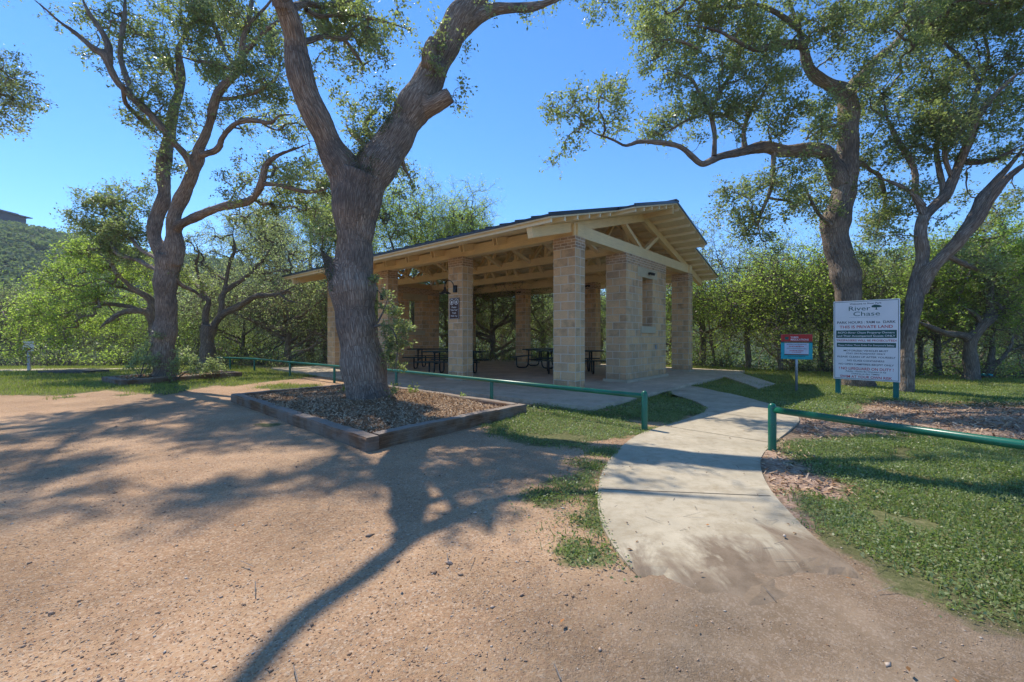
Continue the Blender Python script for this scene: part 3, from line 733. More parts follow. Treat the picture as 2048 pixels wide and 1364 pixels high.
text_mesh('white_lettering',[('Please',0,2.165,.20,.05,.027),('Take Your',0,2.085,.30,.05,.027),('Trash',0,2.0,.17,.05,.027),('With You',0,1.915,.27,.05,.027)],M['inkw'],S4,.012)

# ------------------------------------------------------------------ picnic tables
def picnic_table(label, x, y, rz, L=2.2):
    e=empty('picnic_table',(x,y,ZS),rz); tag(e,label,'picnic table','picnic tables under the pavilion')
    m=MB(); m.box(-L/2,L/2,-.38,.38,.735,.775); m.build('table_top',[M['tabletop']],e,bevel=.012)
    for s in (-1,1):
        m=MB(); m.box(-L/2,L/2,s*.62,s*.90,.435,.47); m.build('bench',[M['tabletop']],e,bevel=.01)
    for sx in (-1,1):
        X=sx*(L/2-.42)
        for s in (-1,1):
            m=MB()
            pts=[(X,s*.25,.73),(X,s*.27,.30),(X,s*.30,.12),(X,s*.36,.05),(X,s*.46,.03),(X,s*.66,.03),(X,s*.74,.06),(X,s*.77,.14),(X,s*.77,.43)]
            m.tube(pts,.028,8); m.build('leg',[M['black']],e)
        m=MB(); m.tube([(X,-.27,.36),(X,.27,.36)],.024,8); m.tube([(X,-.36,.72),(X,.36,.72)],.02,8); m.build('crossbar',[M['black']],e)
picnic_table('dark picnic table behind the nearest stone column, broadside on',1.98,14.75,math.radians(-3),2.3)
picnic_table('dark picnic table left of the middle back column, seen end on',1.15,17.3,math.radians(68))
picnic_table('dark green picnic table left behind the column with the brown notice',-1.90,14.0,math.radians(-8),2.0)
picnic_table('farther dark picnic table against the far end wall',-3.0,17.0,math.radians(-5),2.2)

# ------------------------------------------------------------------ green pipe rails
def rail(name,label,pts,posts,zr=.475,cap_first=True,r=.036):
    e=empty(name,(pts[0][0],pts[0][1],0)); tag(e,label,'rail','green pipe rails')
    o=np.array([pts[0][0],pts[0][1]])
    m=MB(); m.tube([(p[0]-o[0],p[1]-o[1],zr) for p in pts],r,14); m.build('top_rail',[M['rail']],e)
    for i,p in enumerate(posts):
        h=.53 if (i==0 and cap_first) else zr-.01
        rr=.043 if (i==0 and cap_first) else .034
        x,y=p[0]-o[0],p[1]-o[1]
        m=MB(); m.lathe([(rr,-.06),(rr,h-.02),(rr*.8,h+.005),(rr*.4,h+.018),(0,h+.021)],(x,y,0),16); m.build('post',[M['rail']],e)
rail('pipe_rail','long green pipe rail running from the path behind the oak planter to the left',
     [(1.86,5.99),(-.39,8.16),(-2.86,10.55),(-5.10,12.25),(-7.39,14.2),(-9.9,16.4),(-11.3,17.1),(-13.6,17.0)],
     [(1.86,5.99),(-.39,8.16),(-2.86,10.55),(-5.10,12.25),(-7.39,14.2),(-9.9,16.4),(-11.3,17.1),(-13.5,17.0)])
rail('pipe_rail','short near green pipe rail right of the path with its capped end post',
     [(2.97,4.87),(3.93,3.24),(5.3,.9)],[(2.97,4.87),(5.2,1.1)])

# ------------------------------------------------------------------ planters of sleepers
def sleeper(mb,a,b,w=.2,z0=-.03,z1=.19,ext=0):
    a=np.array(a);b=np.array(b); L=np.linalg.norm(b-a); d=(b-a)/L; n=np.array([-d[1],d[0]])
    k=max(2,int(L/.12)); u0=random.random()*5
    prev=None
    for i in range(k+1):
        t=i/k; p=a+d*L*t
        jit=lambda s: .004*math.sin(t*L*5.3+s*5+u0)+.003*math.sin(t*L*19+s*3+u0)
        ring=[]
        for (sx,z) in ((-.5,z0),(.5,z0),(.5,z1-.025),(.42,z1),(-.42,z1),(-.5,z1-.025)):
            q=p+n*(sx*w+(jit(1) if sx>0 else jit(2))); ring.append((q[0],q[1],z+(jit(3)*.9 if z>0 else 0)))
        if prev:
            per=[0,.2,.4,.43,.6,.63,.83]
            for j in range(6):
                jj=(j+1)%6
                mb.poly([prev[j],prev[jj],ring[jj],ring[j]],[(u0+L*(i-1)/k,per[j]),(u0+L*(i-1)/k,per[j+1]),(u0+L*t,per[j+1]),(u0+L*t,per[j])])
        else: mb.poly(ring[::-1],[(c[0]*.3,c[2]) for c in ring[::-1]])
        prev=ring
    mb.poly(prev,[(c[0]*.3,c[2]) for c in prev])
def planter(name,label,C,splits,h=.19,w=.2):
    e=empty(name,(0,0,0)); tag(e,label,'planter')
    for (i,j,ts) in splits:
        A_,B_=C[i],C[j]
        for t0,t1 in zip(ts[:-1],ts[1:]):
            L=np.linalg.norm(B_-A_); g=.006/L
            m=MB(); sleeper(m,A_+(B_-A_)*(t0+g),A_+(B_-A_)*(t1-g),w,-.03,h+random.uniform(-.008,.012)); m.build('sleeper',[M['timber']],e)
    return e
def ins(C,d=.1):
    c=sum(C)/4; out=[]
    n=len(C)
    for i in range(n):
        a,b,e=C[i-1],C[i],C[(i+1)%n]
        u=(a-b)/np.linalg.norm(a-b); v=(e-b)/np.linalg.norm(e-b); out.append(b+(u+v)*d)
    return out
PLc=ins(PL,.1)
def ext(C,i,j,a,b):
    d=(C[j]-C[i])/np.linalg.norm(C[j]-C[i]); return C[i]-d*a, C[j]+d*b
def planter2(name,label,C,segs,h,w=.2):
    e=empty(name,(*C[0],0)); tag(e,label,'planter')
    for (i,j,a,b,ts) in segs:
        A_,B_=ext(C,i,j,a,b); A_=A_-C[0]; B_=B_-C[0]
        L=np.linalg.norm(B_-A_); g=.004/L
        for t0,t1 in zip(ts[:-1],ts[1:]):
            m=MB(); sleeper(m,A_+(B_-A_)*(t0+g),A_+(B_-A_)*(t1-g),w,-.03,h+random.uniform(-.006,.012)); m.build('sleeper',[M['timber']],e)
planter2('oak_planter','square planter of weathered railway sleepers filled with mulch round the big oak',PLc,
   [(0,3,.1,.1,[0,.62,1]),(0,1,-.09,.1,[0,.74,1]),(1,2,-.09,.1,[0,.5,1]),(3,2,-.09,-.09,[0,.5,1])],.165,.17)
PL2c=ins(PL2,.1)
planter2('tree_planter','low planter of brown sleepers round the left oak and its shrubs',PL2c,
   [(0,1,.1,.1,[0,.55,1]),(0,3,-.105,.1,[0,1]),(1,2,-.105,.1,[0,1]),(3,2,-.105,-.105,[0,1])],.16,.22)
# soil inside the planters
def mat_mulch():
    t=NT('planter_mulch'); co=t.coord('Object')
    c=t.ramp(t.noise(co,30,5,.75),[(.3,(.10,.057,.032)),(.5,(.28,.175,.10)),(.68,(.44,.30,.18)),(.8,(.54,.41,.27))])
    t.bsdf(c,.95,t.bump(t.noise(co,40,4,.7),1,.03),.1); return t.mat
M['mulch']=mat_mulch()
def mulch_bed(name,C,z,hump,cen):
    n=60; vs=[];
    for i in range(n+1):
        for j in range(n+1):
            s,t=i/n,j/n
            p=C[0]*(1-s)*(1-t)+C[1]*s*(1-t)+C[2]*s*t+C[3]*(1-s)*t
            e=min(s,t,1-s,1-t)*2
            d=np.hypot(p[0]-cen[0],p[1]-cen[1])
            vs.append((p[0],p[1],z+hump*math.exp(-(d/1.3)**2)+.02*math.sin(p[0]*5)*math.sin(p[1]*4.3)+random.uniform(-.008,.008)))
    I=np.arange((n+1)**2).reshape(n+1,n+1)
    f=np.stack([I[:-1,:-1].ravel(),I[1:,:-1].ravel(),I[1:,1:].ravel(),I[:-1,1:].ravel()],1)
    o=np_mesh(name,vs,f,M['mulch'],smooth=True); tag(o,kind='structure'); return o
mulch_bed('planter_soil',PLc,.11,.10,(-2.66,7.95))
mulch_bed('left_planter_soil',PL2c,.10,.06,(-10.2,12.7))
# ------------------------------------------------------------------ trees
def crom(P, n):
    """Catmull-Rom resample of rows (x,y,z,r) to about n points, by length"""
    P=np.asarray(P,float); m=len(P)
    if m==2: P=np.vstack([P[0],P.mean(0),P[1]]); m=3
    Q=np.vstack([2*P[0]-P[1],P,2*P[-1]-P[-2]])
    seg=np.linalg.norm(np.diff(P[:,:3],axis=0),axis=1); L=np.concatenate([[0],np.cumsum(seg)])
    out=[]
    for s in np.linspace(0,L[-1],n):
        i=min(m-2,int(np.searchsorted(L,s,'right')-1)); t=(s-L[i])/max(seg[i],1e-9); t=min(max(t,0),1)
        a,b,c,d=Q[i],Q[i+1],Q[i+2],Q[i+3]
        out.append(.5*((2*b)+(-a+c)*t+(2*a-5*b+4*c-d)*t*t+(-a+3*b-3*c+d)*t**3))
    return np.array(out)
def tubes(P, R, k, seedphase=0.0):
    """batch of tubes: P (T,M,3), R (T,M) -> verts, faces, bark vectors"""
    T,Mn,_=P.shape
    tan=np.empty_like(P); tan[:,1:-1]=P[:,2:]-P[:,:-2]; tan[:,0]=P[:,1]-P[:,0]; tan[:,-1]=P[:,-1]-P[:,-2]
    tan/=np.maximum(np.linalg.norm(tan,axis=2,keepdims=True),1e-9)
    mt=tan.mean(1); ref=np.where(np.abs(mt[:,2:3])<.8,np.array([[0,0,1.0]]),np.array([[1.0,0,0]]))
    n=np.cross(tan,ref[:,None,:]); n/=np.maximum(np.linalg.norm(n,axis=2,keepdims=True),1e-9)
    # guard against flips along the tube
    for i in range(1,Mn):
        nn=n[:,i-1]-tan[:,i]*(n[:,i-1]*tan[:,i]).sum(1,keepdims=True)
        n[:,i]=nn/np.maximum(np.linalg.norm(nn,axis=1,keepdims=True),1e-9)
    b=np.cross(tan,n)
    a=np.arange(k)*2*np.pi/k
    ca,sa=np.cos(a),np.sin(a)
    V=P[:,:,None,:]+(n[:,:,None,:]*ca[None,None,:,None]+b[:,:,None,:]*sa[None,None,:,None])*R[:,:,None,None]
    L=np.concatenate([np.zeros((T,1)),np.cumsum(np.linalg.norm(np.diff(P,axis=1),axis=2),axis=1)],1)+rng.random((T,1))*20
    B=np.stack([ca[None,None,:]*R[:,:,None],sa[None,None,:]*R[:,:,None],np.broadcast_to(L[:,:,None],R.shape+(k,))],-1)
    base=(np.arange(T)*Mn*k)[:,None,None]+(np.arange(Mn-1)*k)[None,:,None]
    q=np.arange(k)[None,None,:]; q2=(q+1)%k
    Fq=np.stack([base+q,base+q2,base+k+q2,base+k+q],-1).reshape(-1,4)
    return V.reshape(-1,3),Fq,B.reshape(-1,3)
class Acc:
    def __init__(s): s.v=[];s.f=[];s.b=[];s.n=0
    def add(s,v,f,b): s.v.append(v); s.f.append(f+s.n); s.b.append(b); s.n+=len(v)
    def get(s): return np.vstack(s.v),np.vstack(s.f),np.vstack(s.b)
def leaf_quads(C, size, asp=.55, up=.35, dirs=None):
    """C (N,3) leaf centres -> rhombic leaves with random pose"""
    n=len(C); s=size*(.65+.7*rng.random((n,1)))
    N=rng.normal(size=(n,3)); N[:,2]=np.abs(N[:,2])+up; N/=np.linalg.norm(N,axis=1,keepdims=True)
    a=rng.normal(size=(n,3)) if dirs is None else dirs+rng.normal(size=(n,3))*.6
    a-=N*(a*N).sum(1,keepdims=True); a/=np.maximum(np.linalg.norm(a,axis=1,keepdims=True),1e-9)
    b=np.cross(N,a)
    V=np.stack([C-a*s*.5,C+b*s*asp*.5+N*s*.08,C+a*s*.5,C-b*s*asp*.5+N*s*.08],1).reshape(-1,3)
    return V,np.arange(n*4).reshape(n,4)
def clump_rnd(C, amp=.5, sc=2.2):
    """per-leaf value: clump tone plus individual scatter"""
    t=nz(C[:,:2]+C[:,2:3]*.7,sc)*.22+.5
    return np.clip(t*amp+rng.random(len(C))*(1-amp)+ (rng.random(len(C))<.05)*.4,0,1)
NOISEV=[]
def bark_push(V,N,B,amp):
    """push vertices along normals to cut bark furrows"""
    out=np.empty(len(V))
    for i in range(len(V)):
        b=B[i]; 
        p=Vector((b[0]*27,b[1]*27,b[2]*3.6))
        n1=mnoise.noise(p); n2=mnoise.noise(p*2.3+Vector((7,3,1)))
        q=Vector((V[i][0]*2.2,V[i][1]*2.2,V[i][2]*1.6))
        out[i]=(-(1-min(1,abs(n1)*3.2))*.9+n2*.5)*amp+mnoise.noise(q)*amp*.7
    return V+N*out[:,None]
def fuse_limbs(name, limbs, mat, parent, voxel, amp, smooth=3):
    """limbs: list of (n,4) sampled polylines -> one remeshed, furrowed skin"""
    A=Acc(); S=[]
    for L in limbs:
        k=16
        v,f,b=tubes(L[None,:,:3],L[None,:,3],k)
        A.add(v,f,b)
        b0=A.n-len(v)
        for e in (0,-1):    # caps
            i0=b0+(0 if e==0 else (len(L)-1)*k)
            c=L[e,:3]; A.v.append(c[None]); ci=A.n; A.b.append(np.zeros((1,3))); A.n+=1
            q=np.arange(k); tri=np.stack([i0+q,i0+(q+1)%k,np.full(k,ci),np.full(k,ci)],1)
            A.f.append(tri[:, [1,0,2,3]] if e==0 else tri)
        d=np.concatenate([[0],np.cumsum(np.linalg.norm(np.diff(L[:,:3],axis=0),axis=1))])
        t=np.gradient(L[:,:3],axis=0); t/=np.linalg.norm(t,axis=1,keepdims=True)
        S+= [(L[i,:3],L[i,3],d[i]+len(S)*.37%5,t[i]) for i in range(len(L))]
    v,f,b=A.get()
    me=bpy.data.meshes.new('tmp'); me.from_pydata(v.tolist(),[],[list(dict.fromkeys(q)) for q in f.tolist()])
    o=bpy.data.objects.new('tmp',me); COL.objects.link(o)
    md=o.modifiers.new('r','REMESH'); md.mode='VOXEL'; md.voxel_size=voxel
    ms=o.modifiers.new('s','SMOOTH'); ms.iterations=smooth; ms.factor=.5
    dg=bpy.context.evaluated_depsgraph_get(); ev=o.evaluated_get(dg); m2=bpy.data.meshes.new_from_object(ev)
    bpy.data.objects.remove(o)
    n=len(m2.vertices); co=np.empty(n*3,np.float32); m2.vertices.foreach_get('co',co); co=co.reshape(-1,3).astype(float)
    no=np.empty(n*3,np.float32); m2.vertex_normals.foreach_get('vector',no); no=no.reshape(-1,3).astype(float)
    kd=KDTree(len(S))
    SP_=np.array([s[0] for s in S]); SR=np.array([s[1] for s in S]); SL=np.array([s[2] for s in S]); ST=np.array([s[3] for s in S])
    for i in range(len(S)): kd.insert(SP_[i],i)
    kd.balance()
    ni=np.empty(n,int)
    for i in range(n):
        c=kd.find_n(co[i],4); 
        ni[i]=min(c,key=lambda q:q[2]/max(SR[q[1]],.02))[1]
    d=co-SP_[ni]; t=ST[ni]; al=(d*t).sum(1); rad=d-t*al[:,None]
    ref=np.array([.3,1,.1]); e1=np.cross(t,ref); e1/=np.linalg.norm(e1,axis=1,keepdims=True); e2=np.cross(t,e1)
    rl=np.maximum(np.linalg.norm(rad,axis=1),1e-6); rr=SR[ni]
    B=np.stack([(rad*e1).sum(1)/rl*rr,(rad*e2).sum(1)/rl*rr,SL[ni]+al],1)
    if amp: co=bark_push(co,no,B,amp*np.clip(1,0,1))
    m2.vertices.foreach_set('co',co.astype(np.float32).ravel())
    a=m2.attributes.new('bark','FLOAT_VECTOR','POINT'); a.data.foreach_set('vector',B.astype(np.float32).ravel())
    m2.polygons.foreach_set('use_smooth',np.ones(len(m2.polygons),bool))
    m2.materials.clear(); m2.materials.append(mat); m2.name=name; m2.update()
    o=bpy.data.objects.new(name,m2); COL.objects.link(o); o.parent=parent
    return o
ATT=2.3
def tree(name,label,cat,base,limbs,blobs,leafmat,barkmat,dens=1.0,leaf=.055,per=40,att=1.0,rt=.005,fuse=.035,amp=.01,group=None,spray=.24,twigk=3,extra=None,jit=1.0,asp=.55,bare=0.0,auto=0.0):
    """limbs: list of arrays (x,y,z,r); blobs: (x,y,z,R) foliage masses"""
    e=empty(name,tuple(base)); tag(e,label,cat,group)
    base=np.array(base)
    big=[];small=[]
    nodes=[];nrad=[];nchain=[]
    for L in limbs:
        L=np.asarray(L,float).copy(); L[:,:3]-=base
        ln=np.linalg.norm(np.diff(L[:,:3],axis=0),axis=1).sum()
        S=crom(L,max(5,int(ln/(.10 if L[:,3].max()>.08 else .14))))
        # organic wander
        if len(S)>6:
            ph=rng.random(3)*9; s=np.linspace(0,ln,len(S)); w=np.minimum(1,np.minimum(s,ln-s)/.5)[:,None]
            S[:,:3]+=w*np.stack([np.sin(s*2.9+ph[0]),np.sin(s*3.3+ph[1]),np.sin(s*2.5+ph[2])],1)*np.minimum(.03,S[:,3:4]*.35)
            S[:,3]*=1+.07*np.sin(s*4.1+ph[1])+.05*np.sin(s*9+ph[0])
        if S[-1,3]<.09 and S[:,3].mean()>.055: S[:,3]*=np.interp(np.linspace(0,1,len(S)),[0,.7,1],[1,1,.35])
        if S[:,3].mean()<=.055: S[:,3]*=np.interp(np.linspace(0,1,len(S)),[0,.65,1],[1,1,.3])
        (big if S[:,3].mean()>.055 else small).append(S)
        nodes.append(S[:,:3]); nrad.append(S[:,3]); nchain+= [-1]*len(S)
    if big and fuse: fuse_limbs('trunk',big,barkmat,e,fuse,amp)
    elif big: small=big+small; big=[]
    A=Acc()
    for S in small:
        v,f,b=tubes(S[None,:,:3],np.maximum(S[None,:,3],.006),10 if S[:,3].max()>.05 else 7); A.add(v,f,b)
    nodes=list(np.vstack(nodes)); nrad=list(np.concatenate(nrad))
    # attractors
    at_=[]
    blobs=list(blobs)
    if auto:
        for S in small:
            if S[:,3].max()*F/11>13 : continue
            Lg=np.linalg.norm(np.diff(S[:,:3],axis=0),axis=1).sum(); m=int(Lg*.7/.34)
            for q in range(m):
                t=.35+.65*(q+rng.random())/max(m,1); p=S[min(len(S)-1,int(t*(len(S)-1))),:3]+base+rng.normal(size=3)*.22+np.array([0,0,.12])
                blobs.append((*p,auto*(.7+.5*rng.random())))
    for bl in blobs:
        c=np.array(bl[:3])-base; R=bl[3]; fz=bl[4] if len(bl)>4 else 1.15
        n=max(2,int(att*dens*ATT*9*(R/.45)**2))
        q=rng.normal(size=(n,3)); q/=np.linalg.norm(q,axis=1,keepdims=True); q*=(rng.random((n,1))**.45)
        at_.append(c+q*R*1.12*np.array([1,fz,.92]))
    if at_:
        at_=np.vstack(at_)
        NA=np.array(nodes)
        d0=np.array([np.min(((NA-a)**2).sum(1)) for a in at_]); order=np.argsort(d0); at_=at_[order]
        Mn=6; cap=len(NA)+len(at_)*(Mn-1); arr=np.empty((cap,3)); arr[:len(NA)]=NA; cnt=len(NA)
        par=[];P=np.empty((len(at_),Mn,3)); weight=np.ones(len(at_)); chain=np.full(cap,-1); nr=np.zeros(cap); nr[:len(NA)]=nrad
        for i,a in enumerate(at_):
            dd=((arr[:cnt]-a)**2).sum(1); 
            dd=dd*(1+.0*nr[:cnt])
            j=int(np.argmin(dd)); s=arr[j]; D=a-s; L=math.sqrt((D**2).sum())
            t=np.linspace(0,1,Mn)[:,None]
            bow=rng.normal(size=3)*.16*L*jit; bow[2]+=.10*L
            w2=rng.normal(size=3)*.05*L*jit
            P[i]=s+D*t+bow*(4*t*(1-t))*.6+w2*np.sin(t*2*np.pi)*1.0
            par.append(chain[j]); 
            arr[cnt:cnt+Mn-1]=P[i][1:]; chain[cnt:cnt+Mn-1]=i; nr[cnt:cnt+Mn-1]=.01; cnt+=Mn-1
        for i in range(len(at_)-1,-1,-1):
            if par[i]>=0: weight[par[i]]+=weight[i]
        r0=rt*weight**.54; R=r0[:,None]*np.linspace(1,.55,Mn)[None]
        R=np.maximum(R,rt*.8)
        for lo,hi,k in ((0,.02,4),(.02,9,7)):
            msk=(r0>=lo)&(r0<hi)
            if msk.any():
                v,f,b=tubes(P[msk],R[msk],k); A.add(v,f,b)
        # twiglets
        K=5; n=len(at_)
        st=P[:,[3,4,5,5,5]]; out=at_-P[:,3]; out/=np.maximum(np.linalg.norm(out,axis=1,keepdims=True),1e-6)
        dr=rng.normal(size=(n,K,3))+out[:,None]*.9; dr[:,:,2]+=.15; dr/=np.linalg.norm(dr,axis=2,keepdims=True)
        ln=spray*(.5+rng.random((n,K,1)))
        P2=np.stack([st,st+dr*ln*.5+rng.normal(size=(n,K,3))*.02,st+dr*ln],2).reshape(-1,3,3)
        v,f,b=tubes(P2,np.full((len(P2),3),rt*.62)*np.array([1,.8,.5]),twigk); A.add(v,f,b)
        keep=rng.random(n)>=bare
        dk=dr[keep];lk=ln[keep];sk=st[keep]; m=dk.shape[0]
        pk=max(1,int(per/K))
        u=.15+.95*rng.random((m,K,pk,1))
        C=(sk[:,:,None]+dk[:,:,None]*lk[:,:,None]*u+rng.normal(size=(m,K,pk,3))*spray*.17).reshape(-1,3)
        dirs=np.broadcast_to(dk[:,:,None],(m,K,pk,3)).reshape(-1,3)
        V,Fq=leaf_quads(C,leaf,asp,dirs=dirs)
        np_mesh('crown',V,Fq,leafmat,e,attrs=[('rnd','FACE','FLOAT',clump_rnd(C))])
    if A.n:
        v,f,b=A.get(); np_mesh('branches' if big else 'trunk',v,f,barkmat,e,attrs=[('bark','POINT','FLOAT_VECTOR',b)],smooth=True)
    return e
def PX(pts, Y0=None, dY=None):
    """photo polyline (px,py,halfwidth[,Y]) -> rows x,y,z,r"""
    out=[]
    n=len(pts)
    for i,p in enumerate(pts):
        Y=p[3] if len(p)>3 else (Y0 + (dY or 0)*i/(n-1))
        q=at(p[0],p[1],Y); out.append([*q,p[2]*Y/F])
    return np.array(out)
def BL(lst, Y, spread=.9, fz=1.15):
    out=[]
    for l in lst:
        y=(l[3] if len(l)>3 else Y)+rng.uniform(-spread,spread); q=at(l[0],l[1],y); out.append((*q,l[2]*y/F,fz))
    return out

# --- the big oak in the planter
main=[PX([(741,812,52,7.9),(740,800,46,7.9),(732,775,42,7.9),(727,737,40.5,7.9),(718,658,40,7.88),(708,600,41,7.86),(701,553,41,7.85),(706,513,37,7.84),(709,480,36.5,7.83),(712,430,38,7.82),(714,395,42,7.8),(716,372,45,7.8),(722,352,46,7.8)]),
 PX([(712,470,24,7.83),(710,430,30,7.83),(706,395,36,7.82),(694,348,34,7.7),(664,300,28,7.55),(640,250,27,7.4),(616,200,25.5,7.25),(601,150,23.5,7.1),(594,100,24,7.0),(590,70,22,6.9),(577,30,21,6.75),(563,0,20,6.6)]),
 np.array([[*at(566,12,6.65),.16],[*at(560,-10,6.55),.13],[-3.57,6.3,6.72,.085],[-3.75,6.03,6.9,.072],[-3.97,5.65,7.05,.065],[-4.15,5.4,7.35,.06],[-4.4,5.2,7.7,.05],[-4.9,4.9,8.2,.05]]),
 PX([(716,480,24,7.83),(720,435,31,7.84),(730,395,37,7.85),(750,345,38,7.9),(778,295,34,8.0),(803,250,34,8.08),(832,208,33,8.15),(857,168,28,8.22),(873,125,29,8.28),(893,85,27,8.32),(918,40,25,8.38),(948,0,24,8.42),(985,-60,21,8.5),(1030,-140,17,8.6),(1060,-220,13,8.7)]),
 PX([(900,95,14,8.35),(925,62,15,8.4),(945,42,15,8.4),(985,22,12,8.5),(1020,18,9.5,8.6),(1050,15,8.5,8.7),(1080,7,7,8.8),(1115,-5,6,8.9),(1165,-22,5,9.0),(1210,-20,3.5,9.1)]),
 PX([(846,222,18,8.1),(868,210,17,8.0),(888,198,16,7.95),(901,190,14.5,7.92)]),
 PX([(708,640,28,7.86),(696,600,28,7.83),(682,565,26,7.8),(668,540,22,7.78),(656,522,17,7.75),(648,509,13,7.72),(643,502,10,7.7)]),
 PX([(878,150,20,8.2),(858,125,17,8.0),(860,100,14,7.95),(868,80,11,7.95)]),
 PX([(596,78,8,7.0),(616,81,6,7.3),(651,72,5,7.6),(688,79,4.5,7.9),(709,54,3.5,8.1),(742,34,3,8.3)]),
 PX([(688,79,4,7.9),(715,111,3.5,8.0),(722,131,3,8.1),(742,121,2.5,8.2)]),
 PX([(585,15,8,6.8),(612,8,6,7.2),(641,10,5.5,7.6),(688,3,5,8.0),(740,-12,4,8.2)]),
 PX([(612,20,5,7.2),(641,34,4.5,7.5),(700,28,3.5,7.8),(770,42,3,8.0),(820,60,2.2,8.1)]),
 PX([(735,300,8,8.0),(722,285,6,8.4),(700,262,5,8.6),(690,245,4,8.8)]),
 PX([(760,290,9,8.2),(735,262,6,8.6),(740,235,5,8.8),(760,215,4,9.0)]),
 PX([(800,300,8,8.2),(806,330,4,8.3),(818,352,3,8.4),(826,368,2.4,8.4)]),
 # overhead limbs above the picture that throw the long shadow over the lot
 np.array([[-3.60,6.3,6.70,.09],[-3.4,6.65,6.9,.085],[-3.2,7.0,7.05,.08],[-2.95,7.3,7.25,.07],[-2.6,7.5,7.5,.06],[-2.2,7.6,7.8,.06],[-1.6,7.7,8.3,.04]]),
 np.array([[-3.22,7.0,7.05,.06],[-3.24,6.8,7.2,.055],[-3.26,6.62,7.3,.05]]),
 np.array([[-3.4,6.65,6.9,.07],[-3.7,7.3,7.6,.06],[-4.3,8.3,8.4,.05],[-5.0,8.9,8.9,.04]]),
 np.array([[*at(1030,-140,8.6),.13],[1.2,8.9,9.8,.12],[2.3,8.9,10.2,.10],[3.6,8.8,10.3,.08],[4.8,8.6,10.6,.05]]),
]
mb_=BL([(635,25,42),(690,30,42),(750,55,40),(800,40,32),(660,90,30),(722,100,32),(770,120,25),(730,145,22),(655,60,30),(690,140,20),(660,195,20),(640,140,20),
  (760,215,34),(790,240,24),(735,262,28),(700,262,20),(745,290,22),(775,185,24),(715,215,22),(800,345,26),(822,368,20),(805,395,14),(790,320,16),(560,150,22),(545,80,22),(620,330,18),(648,470,18,7.6),(635,485,13,7.6),(660,455,13,7.6),(625,465,10,7.6)],8.2,.5,1.3)
mb_+=BL([(878,52,15),(880,90,15),(868,125,13),(850,105,12),(873,150,10),(925,178,8),(915,205,8),(932,98,7),(1045,28,9),(975,0,8)],7.95,.1,.8)
mb_+=BL([(1085,5,16),(1130,-8,22),(1180,2,22),(1215,10,25),(1200,35,14),(1235,25,14)],9.0,.2)
mb_+=[(-5.3,4.9,8.4,.4),(-5.2,9.0,9.2,.5),(-1.5,7.7,8.5,.22),(4.6,8.6,10.8,.6)]
MAIN=tree('big_oak','huge forked live oak leaning out of the mulched sleeper planter','tree',(*at(740,803,7.9)[:2],.1),main,mb_,M['leaf'],M['bark'],dens=.95,leaf=.062,per=40,fuse=.013,amp=.009,spray=.24,auto=.26,rt=.004)
